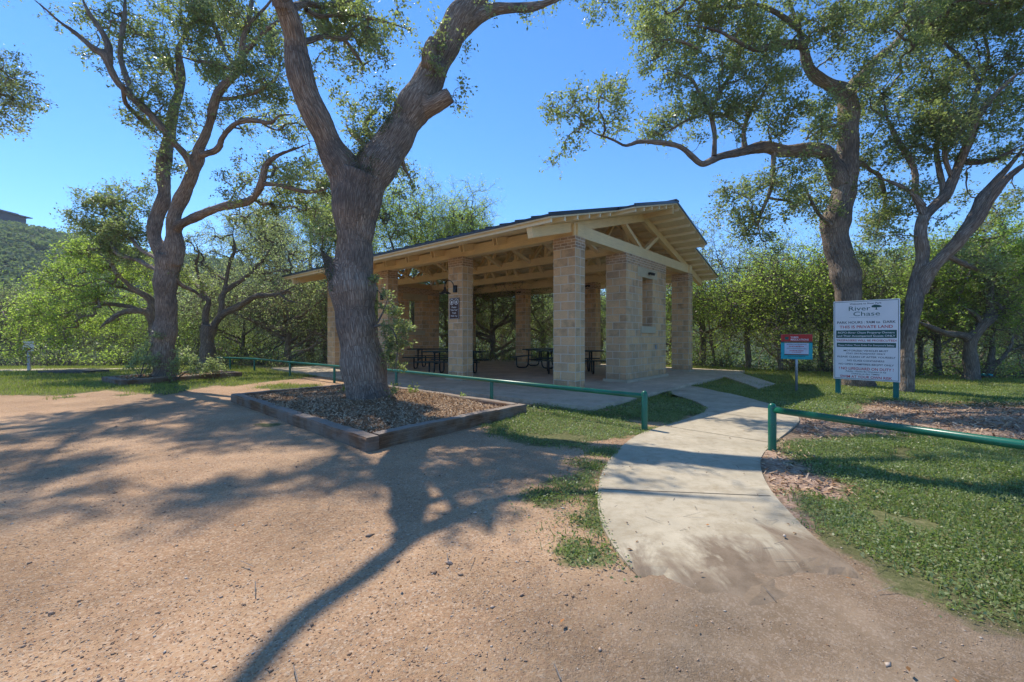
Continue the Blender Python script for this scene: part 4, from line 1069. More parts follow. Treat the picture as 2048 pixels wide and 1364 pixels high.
# --- left oak
lo=[PX([(331,752,26,12.8),(331,740,21,12.8),(330,693,19.5,12.8),(330,640,19,12.8),(331,600,19,12.8),(334,560,19,12.8),(338,525,22,12.8),(340,510,22,12.8)]),
 PX([(330,540,15,12.8),(322,505,14,12.85),(311,473,13,12.9),(316,430,12,13),(324,400,11.5,13),(327,360,12,13.05),(332,320,12,13.1),(335,280,11,13.15),(343,240,9,13.2),(360,186,8,13.3),(358,133,8,13.3),(357,103,7,13.3),(368,80,6,13.3),(375,56,6,13.3),(365,36,5,13.3),(340,3,4,13.3)]),
 PX([(345,530,18,12.8),(350,480,16,12.75),(348,440,12.5,12.7),(356,410,12,12.7),(370,380,12,12.6),(388,345,11.5,12.5),(398,320,11,12.5),(398,298,9.5,12.4),(406,275,8.5,12.3),(420,240,8,12.2),(441,186,8,12.0),(471,139,8,11.8),(481,110,7.5,11.7),(491,73,6.5,11.6),(508,43,6,11.5),(534,7,5,11.4),(560,-40,4,11.2)]),
 PX([(395,330,9,12.5),(385,335,8,12.4),(374,310,7.2,12.2),(352,286,7,12.0),(329,262,7.3,11.8),(299,232,7,11.6),(266,199,7,11.4),(239,166,7,11.2),(226,139,7,11.1),(212,110,6.5,11),(186,96,6,10.9),(146,66,6,10.8),(116,43,5,10.7),(93,20,5,10.6),(60,-8,4.5,10.5)]),
 PX([(220,125,6.5,11.05),(216,93,6,11),(199,60,5.5,11),(179,27,5,11),(163,-8,5,11)]),
 PX([(246,172,4.5,11.2),(252,205,4.2,11.5),(276,230,4.2,11.9),(322,275,4.2,12.8)]),
 PX([(262,190,5,11.4),(243,120,5,11.6),(245,60,4.5,11.8),(250,0,4,12),(250,-40,3.5,12)]),
 PX([(350,462,12,12.75),(362,448,9,12.6),(396,430,8.3,12.3),(430,421,8.3,12),(465,410,8,11.8),(492,400,7.5,11.6),(512,385,7.2,11.4),(528,362,7,11.2),(534,335,6.2,11.1),(545,320,6,11),(558,309,6,10.9),(575,300,5.2,10.8),(598,293,4.6,10.7),(624,285,3.5,10.6)]),
 PX([(530,368,4.5,11.2),(555,370,4.5,11.1),(581,375,4.5,11),(614,382,4.5,10.8),(645,380,4.2,10.6),(668,372,3,10.5)]),
 PX([(398,312,7,12.5),(412,311,6.3,12.3),(428,303,6,12.1),(437,290,5.5,12),(441,275,5.3,11.9),(465,252,5,11.7),(498,242,5,11.5),(538,246,4.7,11.3),(552,234,4.2,11.2),(570,229,4,11.1),(598,230,3,11)]),
 PX([(468,145,4.4,11.8),(462,120,4.2,12),(448,96,4,12.2),(432,66,4,12.4),(422,33,3.6,12.6),(410,0,3,12.8)]),
 PX([(468,138,4,11.8),(440,133,3.7,12.2),(415,126,3.7,12.5),(390,120,3.4,12.9),(360,113,3,13.2)]),
 PX([(440,198,3.8,12.1),(478,196,3.8,11.8),(515,183,3.8,11.5),(540,165,3.6,11.3),(554,150,3.4,11.2),(564,103,2.8,11.1)]),
 PX([(491,103,5.4,11.7),(510,85,5,11.5),(528,66,4.8,11.4),(545,50,4.4,11.3),(565,38,3.5,11.2)]),
 PX([(495,62,5,11.6),(499,35,4.5,11.8),(502,0,4,12),(504,-30,3.4,12)]),
 PX([(372,62,4,13.3),(395,30,4,13.2),(425,0,3.2,13.1)]),
 PX([(362,175,4,13.3),(352,170,4,13.3),(330,78,3,13.5)]),
 PX([(322,548,5,12.9),(300,533,4.5,13.3),(279,520,4,13.6),(240,511,3.8,14.1),(223,488,3.3,14.4),(200,470,3,14.7),(182,459,2.7,15),(155,441,2,15.3)]),
 PX([(318,522,4,12.9),(285,500,3.4,13.5),(255,470,3,14),(235,440,2.5,14.5),(205,415,2,15)]),
 PX([(350,556,5,12.8),(365,572,4,13),(392,585,3,13.4),(410,602,2.4,13.6)]),
 # limbs above the picture
 np.array([[*at(60,-8,10.5),.05],[-12.2,9.6,10.5,.04]]),
 np.array([[*at(502,-20,11.9),.05],[-7.0,11.2,11.2,.05],[-6.2,10.2,11.8,.04]]),
 np.array([[*at(250,-40,12.0),.045],[-10.4,11.2,12.2,.04],[-9.5,10.0,12.6,.03]]),
 np.array([[*at(560,-40,11.2),.06],[-6.9,11.4,11.4,.055],[-7.4,11.8,12.0,.045],[-9.0,12.2,12.4,.035],[-10.2,12.6,12.4,.02]]),
 np.array([[-7.1,11.5,11.6,.05],[-7.0,10.6,12.0,.04],[-7.8,10.0,12.2,.03],[-9.2,10.4,12.3,.02]]),
 np.array([[*at(163,-8,11.0),.05],[-11.6,11.6,11.4,.04],[-11.4,12.2,12.0,.03],[-10.4,11.6,12.2,.02]]),
]
lb=BL([(225,60,40),(275,30,42),(190,110,18),(262,120,26),(300,100,30),(300,170,24),(345,200,26),(335,150,24),(380,225,20),(285,205,16),(250,165,16),(330,240,18),(370,260,18),(345,285,14),(325,305,14),(352,335,16),(320,345,12),
  (410,60,40),(465,30,40),(520,80,34),(555,55,26),(430,130,28),(500,150,34),(545,185,30),(470,215,26),(430,232,20),(540,240,26),(585,265,26),(500,262,16),(400,20,34),(350,40,26),(480,90,24),(150,30,16),(120,50,10),(206,140,12),
  (485,372,26),(535,335,26),(575,345,30),(615,340,26),(590,405,32),(628,420,28),(470,395,18),(540,420,30),(500,440,22),(560,380,20),(470,320,12),(450,350,12),(640,300,20),(610,250,20)],12.0,.8,1.2)
lb+=BL([(190,405,24),(225,415,26),(160,430,16),(265,395,24),(245,455,24),(200,455,18),(285,425,22),(280,480,18),(230,385,16),(300,380,14),(175,395,14)],14.6,.6)
lb+=[(-9.1,12.3,12.2,.3),(-7.6,12.3,12.2,.25),(-9.8,10.8,12.2,.3),(-11.9,12.8,12.1,.3),(-12.4,11.4,12,.3),(-11.2,14,12.2,.3),(-12.0,9.4,10.8,.35),(-9.6,10.0,12.4,.3),(-10.6,11.0,12.2,.3)]
LEFT=tree('spreading_oak','tall many limbed live oak rising from the low left planter with shrubs round its foot','tree',(*at(331,750,12.8)[:2],.1),lo,lb,M['leaf'],M['bark'],dens=1.3,leaf=.078,per=34,fuse=.03,amp=.009,spray=.28,rt=.005,auto=.32)
# --- right oak with the long low limb
r1=[PX([(1716,786,36,11.2),(1712,770,30,11.2),(1704,740,25,11.2),(1701,700,23.5,11.2),(1700,650,22.5,11.2),(1699,600,22.5,11.2),(1688,550,24,11.2),(1676,490,24,11.2),(1672,450,24.5,11.2),(1680,412,21,11.2),(1689,370,22,11.2),(1695,330,19,11.2),(1697,280,18,11.2),(1697,240,18.5,11.2),(1695,205,17,11.2),(1683,182,16,11.2),(1662,170,14,11.2),(1638,156,14,11.2),(1622,140,13,11.15),(1613,120,12,11.1),(1606,92,11.5,11.0),(1596,60,9,10.9),(1584,20,8,10.8),(1575,-30,6.5,10.7)]),
 PX([(1694,205,13,11.2),(1704,168,11,11.3),(1728,145,9,11.5),(1757,118,7.5,11.8),(1790,85,6.5,12),(1820,40,5.5,12.2),(1845,-5,4.5,12.4)]),
 PX([(1690,385,17,11.2),(1675,343,16,11.15),(1660,318,15,11.1),(1642,306,14.5,11),(1622,301,13.5,10.9),(1592,299,13,10.8),(1565,299,13,10.7),(1540,295,12,10.6),(1519,297,10.5,10.5),(1492,303,9.5,10.4),(1469,307,8.5,10.3),(1443,311,7.5,10.2),(1425,319,6.8,10.1),(1405,327,6.2,10),(1385,313,6,9.95),(1368,299,6,9.9),(1350,291,5.5,9.85),(1317,286,5,9.8),(1279,284,4.8,9.7),(1260,290,4.6,9.65),(1248,290,4.4,9.6),(1222,276,4,9.5),(1183,263,3.4,9.4),(1153,240,3,9.3),(1119,219,2.4,9.2),(1092,213,1.8,9.1)]),
 PX([(1428,312,5.5,10.1),(1428,285,4.5,10.1),(1428,259,4.2,10.15),(1422,228,4,10.2),(1408,206,3.7,10.2),(1395,180,3.4,10.2),(1382,160,3,10.2),(1351,145,2.5,10.1),(1324,137,1.8,10)]),
 PX([(1421,222,4,10.2),(1438,190,3.8,10.4),(1452,165,3.5,10.6),(1473,126,3.2,10.8),(1480,92,2.8,11),(1470,50,2.4,11.1)]),
 PX([(1490,297,6,10.4),(1488,275,4.5,10.45),(1490,252,4.2,10.5),(1506,213,3.8,10.6),(1526,187,3.2,10.7),(1545,150,2.6,10.8)]),
 PX([(1426,226,3,10.2),(1447,230,3,10.3),(1468,241,3,10.4),(1487,256,3,10.5)]),
 PX([(1400,232,3,10.2),(1370,243,2.8,10.1),(1345,258,2.5,10),(1325,270,2,9.9)]),
 PX([(1548,305,5,10.6),(1547,330,4,10.6),(1545,360,4.2,10.6),(1535,392,3.6,10.6),(1524,422,3.2,10.6),(1517,450,2.8,10.6),(1524,482,2.2,10.6)]),
 PX([(1535,395,2.6,10.6),(1555,400,2.6,10.7),(1580,402,2.2,10.9),(1600,420,1.8,11)]),
 PX([(1610,92,9,11.05),(1590,88,8.5,10.9),(1562,86,8,10.7),(1540,92,7,10.5),(1508,98,5,10.3),(1470,80,4,10.1),(1430,60,3.4,9.9),(1385,50,3,9.7),(1330,45,2.4,9.5)]),
 PX([(1598,60,5,10.9),(1560,30,4.5,10.7),(1510,10,4,10.5),(1455,15,3.5,10.3),(1400,5,3,10.1),(1340,-10,2.4,9.9)]),
 PX([(1395,96,3,10),(1350,80,2.8,9.8),(1310,85,2.4,9.7),(1285,100,2,9.6)]),
 PX([(1697,360,5,11.2),(1720,324,4.4,11.3),(1741,341,4,11.4),(1757,353,4,11.5),(1770,400,3.4,11.7),(1760,440,3,11.8),(1752,480,2.4,11.9)]),
 PX([(1662,450,4,11),(1640,430,3.4,10.9),(1622,400,3,10.8),(1610,370,2.4,10.8)]),
 PX([(1697,262,5,11.2),(1672,252,4,11),(1640,262,3.4,10.8),(1612,280,3,10.7)]),
 # crown above and outside the picture
 np.array([[*at(1575,-30,10.7),.08],[6.9,10.0,10.6,.08],[5.6,9.4,11.2,.06],[4.2,9.0,11.4,.04]]),
 np.array([[*at(1820,40,12.2),.07],[12.4,12.6,10.6,.06],[13.6,13.0,11.2,.04]]),
]
rb_=BL([(1118,222,26),(1098,218,12),(1150,205,24),(1195,190,26),(1235,185,24),(1230,225,24),(1180,235,22),(1240,255,16),(1205,262,14),(1120,300,14),(1145,275,16),(1112,325,9),(1165,262,14)],9.35,.25,1.1)
rb_+=BL([(1290,20,34),(1340,40,42),(1300,90,32),(1300,135,22),(1375,100,40),(1345,165,30),(1440,45,44),(1455,140,36),(1400,225,30),(1350,235,24),(1315,265,18),(1285,270,12),(1450,225,30),(1500,195,32),(1540,130,40),(1560,50,46),(1595,215,34),(1550,255,26),(1400,20,34),(1500,60,34),(1640,255,28),(1650,50,46),(1710,70,44),(1740,140,38),(1480,265,16),(1400,280,12),(1375,270,12),(1600,332,26),(1640,345,20),(1590,375,16),(1570,330,14),(1340,283,10),(1655,200,20),(1690,20,40),(1590,140,16),(1560,160,22)],10.4,.7)
rb_+=BL([(1450,395,24),(1495,378,24),(1478,432,24),(1525,428,22),(1445,430,16),(1538,480,18),(1505,470,16),(1575,425,18),(1555,505,12),(1500,405,18),(1440,462,10),(1595,405,14)],10.6,.4)
rb_+=BL([(1665,130+150,16),(1720,230,26),(1690,300,18),(1640,430,16),(1660,160+210,14),(1735,300,22),(1760,430,24),(1745,470,20),(1770,390,18)],11.3,.4)
rb_+=[(5.4,9.4,11.4,.8),(4.2,9.0,11.4,.8),(7.0,10.2,10.8,.9),(6.2,8.8,10.9,.7),(8.6,10.2,11.2,.9),(12.4,12.4,11,1.0),(13.6,13.0,11,.9),(10.4,11.2,11.4,.9),(3.2,8.6,11.0,.6)]
R1=tree('limbed_oak','oak behind the rules board reaching one long low limb left over the pavilion','tree',(*at(1712,775,11.2)[:2],0),r1,rb_,M['leaf'],M['bark'],dens=1.5,leaf=.072,per=38,fuse=.028,amp=.008,spray=.26,rt=.0045,auto=.30)
# --- right leaning twin-stemmed oak
r2=[PX([(1804,795,20,10.1),(1806,783,16.5,10.1),(1810,745,14.5,10.1),(1815,700,13,10.1),(1821,650,12.5,10.1),(1828,600,13,10.1),(1834,570,14.5,10.1),(1841,540,13,10.15),(1846,505,10.5,10.2),(1841,472,10.5,10.2),(1846,440,10.5,10.2),(1858,425,10.5,10.25),(1872,410,9.5,10.3),(1889,392,9.5,10.3),(1902,365,9,10.4),(1912,345,8.5,10.4),(1925,315,8,10.5),(1940,275,7.5,10.6),(1948,240,7,10.7),(1950,205,6,10.8),(1962,160,5,10.9),(1975,110,4.5,11),(1968,50,4,11),(1975,-10,3,11)]),
 PX([(1838,585,13,10.1),(1856,552,12.5,10.0),(1872,530,12,9.9),(1893,505,12,9.8),(1908,488,11.5,9.7),(1922,470,11,9.6),(1945,450,9.5,9.5),(1963,431,9,9.4),(1985,398,8.5,9.3),(2004,370,8,9.2),(2024,349,7.5,9.1),(2060,322,6.5,8.9),(2110,280,5.5,8.7)]),
 PX([(1918,475,8.5,9.6),(1932,450,8.5,9.7),(1950,423,8,9.8),(1963,400,8,9.9),(1975,382,7.2,10),(1990,362,6.5,10),(2008,340,6,10),(2030,315,5.4,10),(2060,285,4.6,10)]),
 PX([(1848,430,7.5,10.2),(1842,408,6.8,10.3),(1831,388,6,10.4),(1828,350,6,10.5),(1820,325,5.6,10.6),(1811,304,5.4,10.6),(1797,280,5,10.7),(1786,258,4.5,10.8),(1770,225,4,10.9),(1765,180,3,11)]),
 PX([(1925,322,5.5,10.5),(1950,325,5.3,10.3),(1975,323,5,10.1),(1998,316,5,9.9),(2016,306,4.6,9.8),(2055,284,4,9.6)]),
 PX([(1915,340,6.5,10.4),(1930,300,6.5,10.2),(1954,246,6.2,10),(1975,210,6,9.9),(1998,180,5.5,9.8),(2025,155,5,9.7),(2060,130,4,9.6)]),
 PX([(1882,398,5,10.3),(1884,370,5,10.4),(1880,330,4.6,10.6),(1872,290,4.2,10.8),(1880,240,3.8,11),(1895,190,3.2,11.2),(1890,140,2.6,11.3)]),
 PX([(1905,358,4.6,10.4),(1890,320,4.2,10.3),(1893,280,3.8,10.2),(1910,235,3.4,10.1),(1905,190,3,10)]),
 PX([(1808,300,3.6,10.6),(1835,292,4,10.8),(1865,300,3.6,10.9),(1880,290,3,11)]),
 PX([(1895,512,6,9.8),(1912,523,5,10),(1930,530,4.8,10.1),(1946,534,4.6,10.2),(1962,540,4.4,10.3),(1977,549,4,10.4)]),
 PX([(1848,412,4.6,10.2),(1831,394,4.2,10.3),(1812,380,4,10.4),(1794,370,4,10.5),(1775,362,3.8,10.6),(1757,353,3.4,10.7)]),
 PX([(1940,275,4,10.6),(1915,262,3.6,10.8),(1890,250,3,11),(1860,245,2.6,11.1)]),
 PX([(1960,170,4,10.9),(1935,130,3.6,11),(1905,100,3.2,11.1),(1870,70,2.6,11.2)]),
 np.array([[*at(2060,130,9.6),.05],[13.2,9.0,8.6,.06],[14.2,8.6,9.2,.05]]),
 np.array([[*at(2110,280,8.7),.06],[12.4,8.0,6.4,.06],[13.6,7.2,7.2,.05]]),
]
r2b=BL([(1765,200,38),(1815,120,42),(1870,60,42),(1940,40,44),(2010,50,44),(1830,250,34),(1895,165,44),(1965,140,44),(2035,130,40),(1785,300,24),(1855,300,28),(1955,235,36),(2030,215,36),(1760,30,40),(1820,20,40),(1870,235,30),(1860,380,20),(1805,425,24),(1780,470,22),(1770,330,18),(1995,265,24),(2040,300,20),(1995,420,20),(2035,395,24),(1925,400,16),(1790,520,20),(1740,515,18),(1880,440,16),(2000,320,12),(1910,290,20),(1780,250,26),(1730,190,26),(2045,30,30),(1835,180,34),(2000,180,30),(1945,340,10),(1980,450,14)],10.6,.7)
r2b+=[(13.4,8.8,8.8,.9),(14.2,8.4,9.2,.8),(12.4,7.8,6.8,.8),(13.6,7.2,7.4,.8),(11.8,10.6,9.6,.9),(12.8,10.0,9.6,.9),(11.0,9.6,10.0,.7),(12.8,7.0,6.2,.6)]
R2=tree('leaning_oak','slimmer dark oak right of the rules board, its two stems leaning right','tree',(*at(1806,785,10.1)[:2],0),r2,r2b,M['leaf'],M['bark'],dens=1.5,leaf=.070,per=38,fuse=.026,amp=.008,spray=.26,rt=.0045,auto=.30)
# --- crown pushing in from outside the left edge
tree('edge_oak','oak outside the left edge showing only the tips of one leafy bough in the sky','tree',(-15.5,9.2,0),
 [np.array([[-15.5,9.2,0,.3],[-15.3,9.2,2.5,.26],[-14.6,9.1,4.6,.2],[-13.4,9.0,6.0,.13],[-12.2,9.0,6.7,.08],[-11.2,9.0,6.9,.05]]),
  np.array([[-15.3,9.2,2.6,.2],[-16.2,9.6,5,.15],[-16.5,9.8,7.5,.08]])],
 BL([(-40,130,50),(0,170,42),(25,190,34),(45,195,26),(10,230,30),(30,150,18),(55,215,14),(-60,200,60),(60,175,12),(18,250,12),(0,120,22)],9.0,.3)+[(-14.2,9.4,7.6,1.0),(-16,9.8,8.0,1.2),(-15.2,9.0,6.4,1.0)],
 M['leaf'],M['bark'],dens=1.0,leaf=.055,per=44,fuse=.05,amp=.01)
# --- oak in the middle distance left of the pavilion
tree('bare_limbed_oak','thin crowned grey oak with open curling limbs behind the far end of the rail','tree',(*at(410,738,16.8)[:2],0),
 [PX([(407,745,17,16.8),(410,730,13.5,16.8),(414,700,13,16.8),(417,670,13,16.8),(420,650,15,16.8)]),
  PX([(416,660,7.02,16.8),(410,645,6.24,16.8),(408,629,5.85,16.8),(414,612,5.85,16.8),(419,602,5.3,16.8),(410,590,4.84,16.9),(402,580,4.68,17),(390,570,3.9,17.2),(378,560,3.43,17.4),(350,550,2.34,17.6)]),
  PX([(422,658,7.8,16.8),(434,643,7.02,16.8),(446,632,6.71,16.8),(475,611,6.4,16.7),(495,600,6.08,16.5),(513,593,5.46,16.4),(535,592,4.68,16.2),(557,587,3.9,16),(590,570,2.81,15.8),(615,560,2.03,15.6)]),
  PX([(440,638,5.46,16.8),(443,612,5.46,16.8),(446,590,5.46,16.9),(462,576,4.68,17),(482,562,4.37,17.1),(498,547,4.21,17.2),(514,530,3.59,17.3),(528,517,3.28,17.4),(545,492,2.65,17.5),(556,465,1.87,17.6)]),
  PX([(446,594,4.29,16.9),(450,568,4.21,17),(457,540,3.74,17),(463,517,3.43,17),(470,497,3.12,17),(465,470,2.5,17),(472,445,1.72,17)]),
  PX([(408,600,3.12,16.9),(400,560,2.81,16.6),(392,530,2.5,16.4),(398,505,2.03,16.2),(388,480,1.56,16)]),
  PX([(452,560,2.65,17),(430,548,2.34,17.2),(412,540,1.87,17.4)]),PX([(500,546,2.65,17.2),(530,548,2.34,17),(560,540,1.72,16.8)]),PX([(560,587,2.34,16),(575,600,1.87,15.9),(600,606,1.4,15.7)])],
 BL([(395,480,22),(430,470,22),(470,450,24),(515,460,24),(555,470,24),(585,500,22),(540,510,22),(490,500,20),(440,505,20),(400,520,20),(375,545,16),(590,545,22),(620,560,20),(565,540,20),(515,545,16),(470,540,14),(420,545,16),(610,510,18),(550,440,16),(500,425,16),(450,430,14),(600,590,14),(380,500,14)],16.8,.9),
 M['leaf_grey'],M['bark_far'],dens=1.1,leaf=.062,per=26,att=1.0,fuse=.04,amp=.01,spray=.3,rt=.007)
# --- bright green spreading tree at the left
tree('bright_green_tree','bright yellow green low spreading tree with dark arching limbs left of the planter oak','tree',(*at(312,735,16.5)[:2],0),
 [PX([(312,742,10,16.5),(311,700,8.5,16.5),(308,664,8.5,16.5),(304,630,8,16.5),(302,605,7.5,16.5),(288,588,6.5,16.3),(270,578,6,16.2),(252,562,5,16.0),(229,544,4.4,15.8),(205,540,3.2,15.6),(180,545,2.4,15.4)]),
  PX([(306,650,7,16.5),(299,634,6.6,16.4),(285,623,6.3,16.2),(262,620,6.2,16),(240,626,5.8,15.8),(222,640,5,15.6),(205,652,4.4,15.5),(195,664,3.6,15.4)]),
  PX([(280,622,5,16.2),(250,612,5,16.3),(215,606,4.6,16.4),(185,608,4,16.5),(150,618,3.6,16.5),(120,622,3,16.5),(85,628,2.4,16.4),(65,645,1.8,16.3)]),
  PX([(285,590,4.4,16.3),(250,575,4,16.6),(210,572,3.6,16.9),(170,575,3,17.1),(130,590,2.4,17.2)]),
  PX([(235,550,3.6,15.8),(215,520,3,15.9),(190,500,2.4,16)]),PX([(290,622,4,16.3),(330,600,3.4,16.8),(370,580,2.6,17)])],
 BL([(60,640,26),(35,660,22),(95,600,32),(110,560,32),(150,540,34),(185,515,34),(225,510,32),(265,520,28),(130,630,30),(190,590,32),(90,640,28),(250,560,26),(45,700,22),(290,540,24),(300,570,18),(160,590,28),(220,545,26),(140,505,24),(175,490,20),(70,610,24),(240,650,22),(180,650,24),(330,580,20),(365,560,18),(110,670,24),(270,600,20),(20,620,18),(215,480,18)],16.6,1.4),
 M['leaf_y'],M['bark'],dens=1.0,leaf=.075,per=40,fuse=.05,amp=.008,spray=.32,rt=.007)
# --- oaks at the far right
tree('broad_oak','stout pale trunked oak with a knot scar on the lawn far right','tree',(*at(1944,760,13.0)[:2],0),
 [PX([(1940,768,18,13),(1941,755,14.5,13),(1943,735,12,13),(1943,705,10.5,13),(1943,688,11,13),(1948,672,10.5,13),(1960,655,10.5,13),(1972,641,10.5,13),(1985,630,8.5,13.1),(2003,620,6.5,13.2),(2018,605,5,13.3),(2040,590,4,13.4)]),
  PX([(1944,684,8,13),(1932,674,7.5,13),(1915,668,6.8,12.9),(1894,665,6.5,12.8),(1868,657,6,12.7),(1845,648,4.5,12.6),(1825,635,3,12.5)]),
  PX([(1976,640,7.5,13),(1981,618,6.5,13),(1983,600,6,13),(1985,570,5,13.1),(1988,530,4,13.2),(1980,490,3,13.3)]),
  PX([(1983,602,4,13),(2000,612,3.6,12.8),(2005,622,3.4,12.7)]),PX([(1962,652,4,13),(1955,635,4.4,12.9),(1945,625,3.6,12.8),(1925,612,3,12.7)])],
 BL([(1840,560,34),(1890,540,40),(1940,520,40),(1990,500,40),(2030,480,40),(1850,610,34),(1900,590,38),(1950,580,36),(2000,560,38),(2040,550,40),(1830,640,22),(1870,640,20),(1920,630,20),(2030,620,34),(1870,500,30),(1930,470,34),(1990,440,30),(2060,520,40),(1815,590,20)],13.2,1.0),
 M['leaf_g'],M['bark_far'],dens=1.05,leaf=.066,per=40,fuse=.045,amp=.01,spray=.27,rt=.006)
T4=tree('forked_oak','small pale forked oak with a teal band at its foot, far right','tree',(*at(1974,762,13.6)[:2],0),
 [PX([(1972,768,9,13.6),(1973,757,7,13.6),(1976,742,7,13.6),(1978,730,6.5,13.6),(1981,710,5.8,13.7),(1984,690,5,13.8),(1990,660,4,13.9)]),
  PX([(1976,742,6,13.6),(1990,730,5,13.5),(2000,723,4.4,13.4),(2009,711,4,13.4),(2017,700,3.6,13.4),(2035,696,3.2,13.3),(2060,690,2.6,13.2)]),
  PX([(2016,701,3,13.4),(2024,685,2.6,13.4),(2026,668,2,13.4)])],
 BL([(1990,650,22),(2030,660,26),(2060,670,26),(1985,690,14),(2040,700,16),(2060,640,26)],13.9,.5),
 M['leaf_grey'],M['bark_far'],dens=.9,leaf=.06,per=30,fuse=.04,amp=.006)
m=MB(); q=at(1973.5,757,13.6); m.tube([(q[0]-T4.location.x,q[1]-T4.location.y,.06),(q[0]-T4.location.x+.01,q[1]-T4.location.y,.14)],.128,16); m.build('painted_band',[M['teal']],T4)

# --- woodland trees beyond the lawn, generic habit
def gen_tree(name,label,x,y,h,spread,matk,lean=0.0,leaf=.078,per=28,dens=1.0,z0=None,bark='bark_far',seed=0,bare=0.0,group='woodland trees beyond the lawn',low=.28,nl=6,trunkr=None):
    global rng
    st=rng; rng=np.random.default_rng(seed+100)
    z=float(terrain(np.array([[x,y]]))[0]) if z0 is None else z0
    tr=trunkr or .035*h**.8
    lx=lean*h
    fork=h*low
    limbs=[np.array([[x,y,z-.2,tr*1.35],[x+lx*.03,y,z+.1,tr],[x+lx*.18,y,z+fork*.6,tr*.85],[x+lx*.35,y,z+fork,tr*.8],[x+lx*.6,y+.1,z+h*.6,tr*.5],[x+lx,y,z+h*.88,tr*.18]])]
    blobs=[(x+lx,y,z+h*.88,spread*.26)]
    for i in range(nl):
        a=2*math.pi*(i+rng.random()*.6)/nl; hz=fork+(h*.62-fork)*(i/nl)**.8
        R=spread*.5*(.75+.4*rng.random())
        ex,ey,ez=x+lx*.5+R*math.cos(a),y+R*math.sin(a)*.8,z+hz+(h-hz)*(.25+.4*rng.random())
        sx=x+lx*(.3+.2*hz/h)
        limbs.append(np.array([[sx,y,z+hz*.85,tr*.5],[sx+(ex-sx)*.35,y+(ey-y)*.35,z+hz*.85+(ez-z-hz*.85)*.15+.2,tr*.36],[sx+(ex-sx)*.7,y+(ey-y)*.7,z+hz*.85+(ez-z-hz*.85)*.62,tr*.22],[ex,ey,ez,tr*.1]]))
        for k in range(4):
            t=.5+.5*rng.random(); r=spread*(.12+.09*rng.random())
            blobs.append((sx+(ex-sx)*t+rng.normal()*.3,y+(ey-y)*t+rng.normal()*.3,z+hz+(ez-z-hz)*t+rng.uniform(.0,.5)*h*.2,r))
        blobs.append((ex,ey,ez+h*.05,spread*.17))
        blobs.append((ex*.8+x*.2,ey,z+fork*(.55+.8*rng.random()),spread*(.1+.07*rng.random())))
    e=tree(name,label,'tree',(x,y,z),limbs,blobs,M[matk],M[bark],dens=dens,leaf=leaf,per=per,fuse=0,spray=.5,rt=.007,att=.17,group=group,bare=bare,jit=1.3)
    rng=st; return e
# ------------------------------------------------------------------ woodland behind the lawn
def bgt(px,Y,topy,spread,mat,name,label,**k):
    x=(px-1024)/F*Y; z=float(terrain(np.array([[x,Y]]))[0]); topy+=30*math.sin(px*1.7); top=CAMZ+(HZ-topy)/F*Y
    if 'low' not in k: k['low']=.14+.2*abs(math.sin(px*.77)); k['lean']=.12*math.sin(px*1.31)
    return gen_tree(name,label,x,Y,top-z,spread,mat,seed=int(px)+int(Y*7),**k)
bgt(15,23,575,7,'leaf','woodland_tree','dark leafy tree at the very left edge behind the white notice')
bgt(-90,26,560,8,'leaf_g','woodland_tree','green tree mostly cut off by the left edge of the view')
bgt(120,27,570,7,'leaf','woodland_tree','dark tree standing behind the bright green spreading tree')
bgt(255,26,585,7,'leaf_g','woodland_tree','mid green tree behind the bright tree and left of the tall oak trunk')
bgt(385,25,600,7,'leaf_g','woodland_tree','light green bushy tree between the tall oak trunk and the bare limbed oak')
bgt(480,24,600,7,'leaf_grey','woodland_tree','grey green tree right behind the bare limbed oak')
bgt(575,21.5,560,8,'leaf_grey','low_oak','grey leaved oak with twisting dark limbs left of the pavilion corner column',low=.15,bark='bark',nl=8,trunkr=.2,bare=.3)
bgt(650,26,590,7,'leaf_g','woodland_tree','green tree hidden mostly behind the big oak trunk')
bgt(830,24.5,395,9,'leaf_y','tall_light_tree','tall light green tree whose top shows above the left part of the roof',low=.4,dens=2.4)
bgt(620,27,420,9,'leaf_grey','tall_grey_tree','tall sparse grey green tree rising left of the big oak trunk',low=.35,bare=.1,dens=2.0)
bgt(905,26,560,7,'leaf_grey','woodland_tree','grey tree seen between the end wall and the brown notice column')
bgt(985,24.5,560,8,'leaf','low_oak','dark limbed oak seen through the pavilion between two columns',low=.2,bark='bark',nl=8,trunkr=.22)
bgt(1085,25,540,7,'leaf_grey','woodland_tree','pale grey tree seen through the pavilion left of the nearest column',low=.2,bare=.2)
bgt(1195,26,560,7,'leaf_g','woodland_tree','green tree glimpsed between the nearest column and the end wall')
bgt(1330,25,560,7,'leaf_g','woodland_tree','green tree glimpsed between the end wall and the back corner column')
bgt(1405,21,440,6.5,'leaf_grey','wispy_tree','wispy tree rising just behind the right hand gable overhang',low=.35,bare=.3)
bgt(1432,20,560,5,'leaf_g','leaning_tree','young tree with a thin dark leaning trunk right of the back corner column',low=.35,lean=-.12,bark='bark',trunkr=.07)
bgt(1495,18.4,505,6.5,'leaf_g','woodland_tree','green tree right of the pavilion with a broken dark stem',low=.42,bark='bark',trunkr=.13)
bgt(1560,16.8,545,5,'leaf_y','woodland_tree','light green tree directly behind the red and teal notice',low=.45,trunkr=.10)
bgt(1575,24,480,8,'leaf_grey','woodland_tree','taller grey green tree behind the red and teal notice')
bgt(1648,17,530,6,'leaf_y','slim_tree','slim pale trunked tree between the red notice and the rules board',low=.5,trunkr=.09,lean=-.1)
bgt(1745,17,490,7.5,'leaf_g','woodland_tree','green tree behind the trunk of the limbed oak',low=.45,trunkr=.13)
bgt(1770,26,520,8,'leaf_y','woodland_tree','yellow green tree in the gap between the two big right trunks')
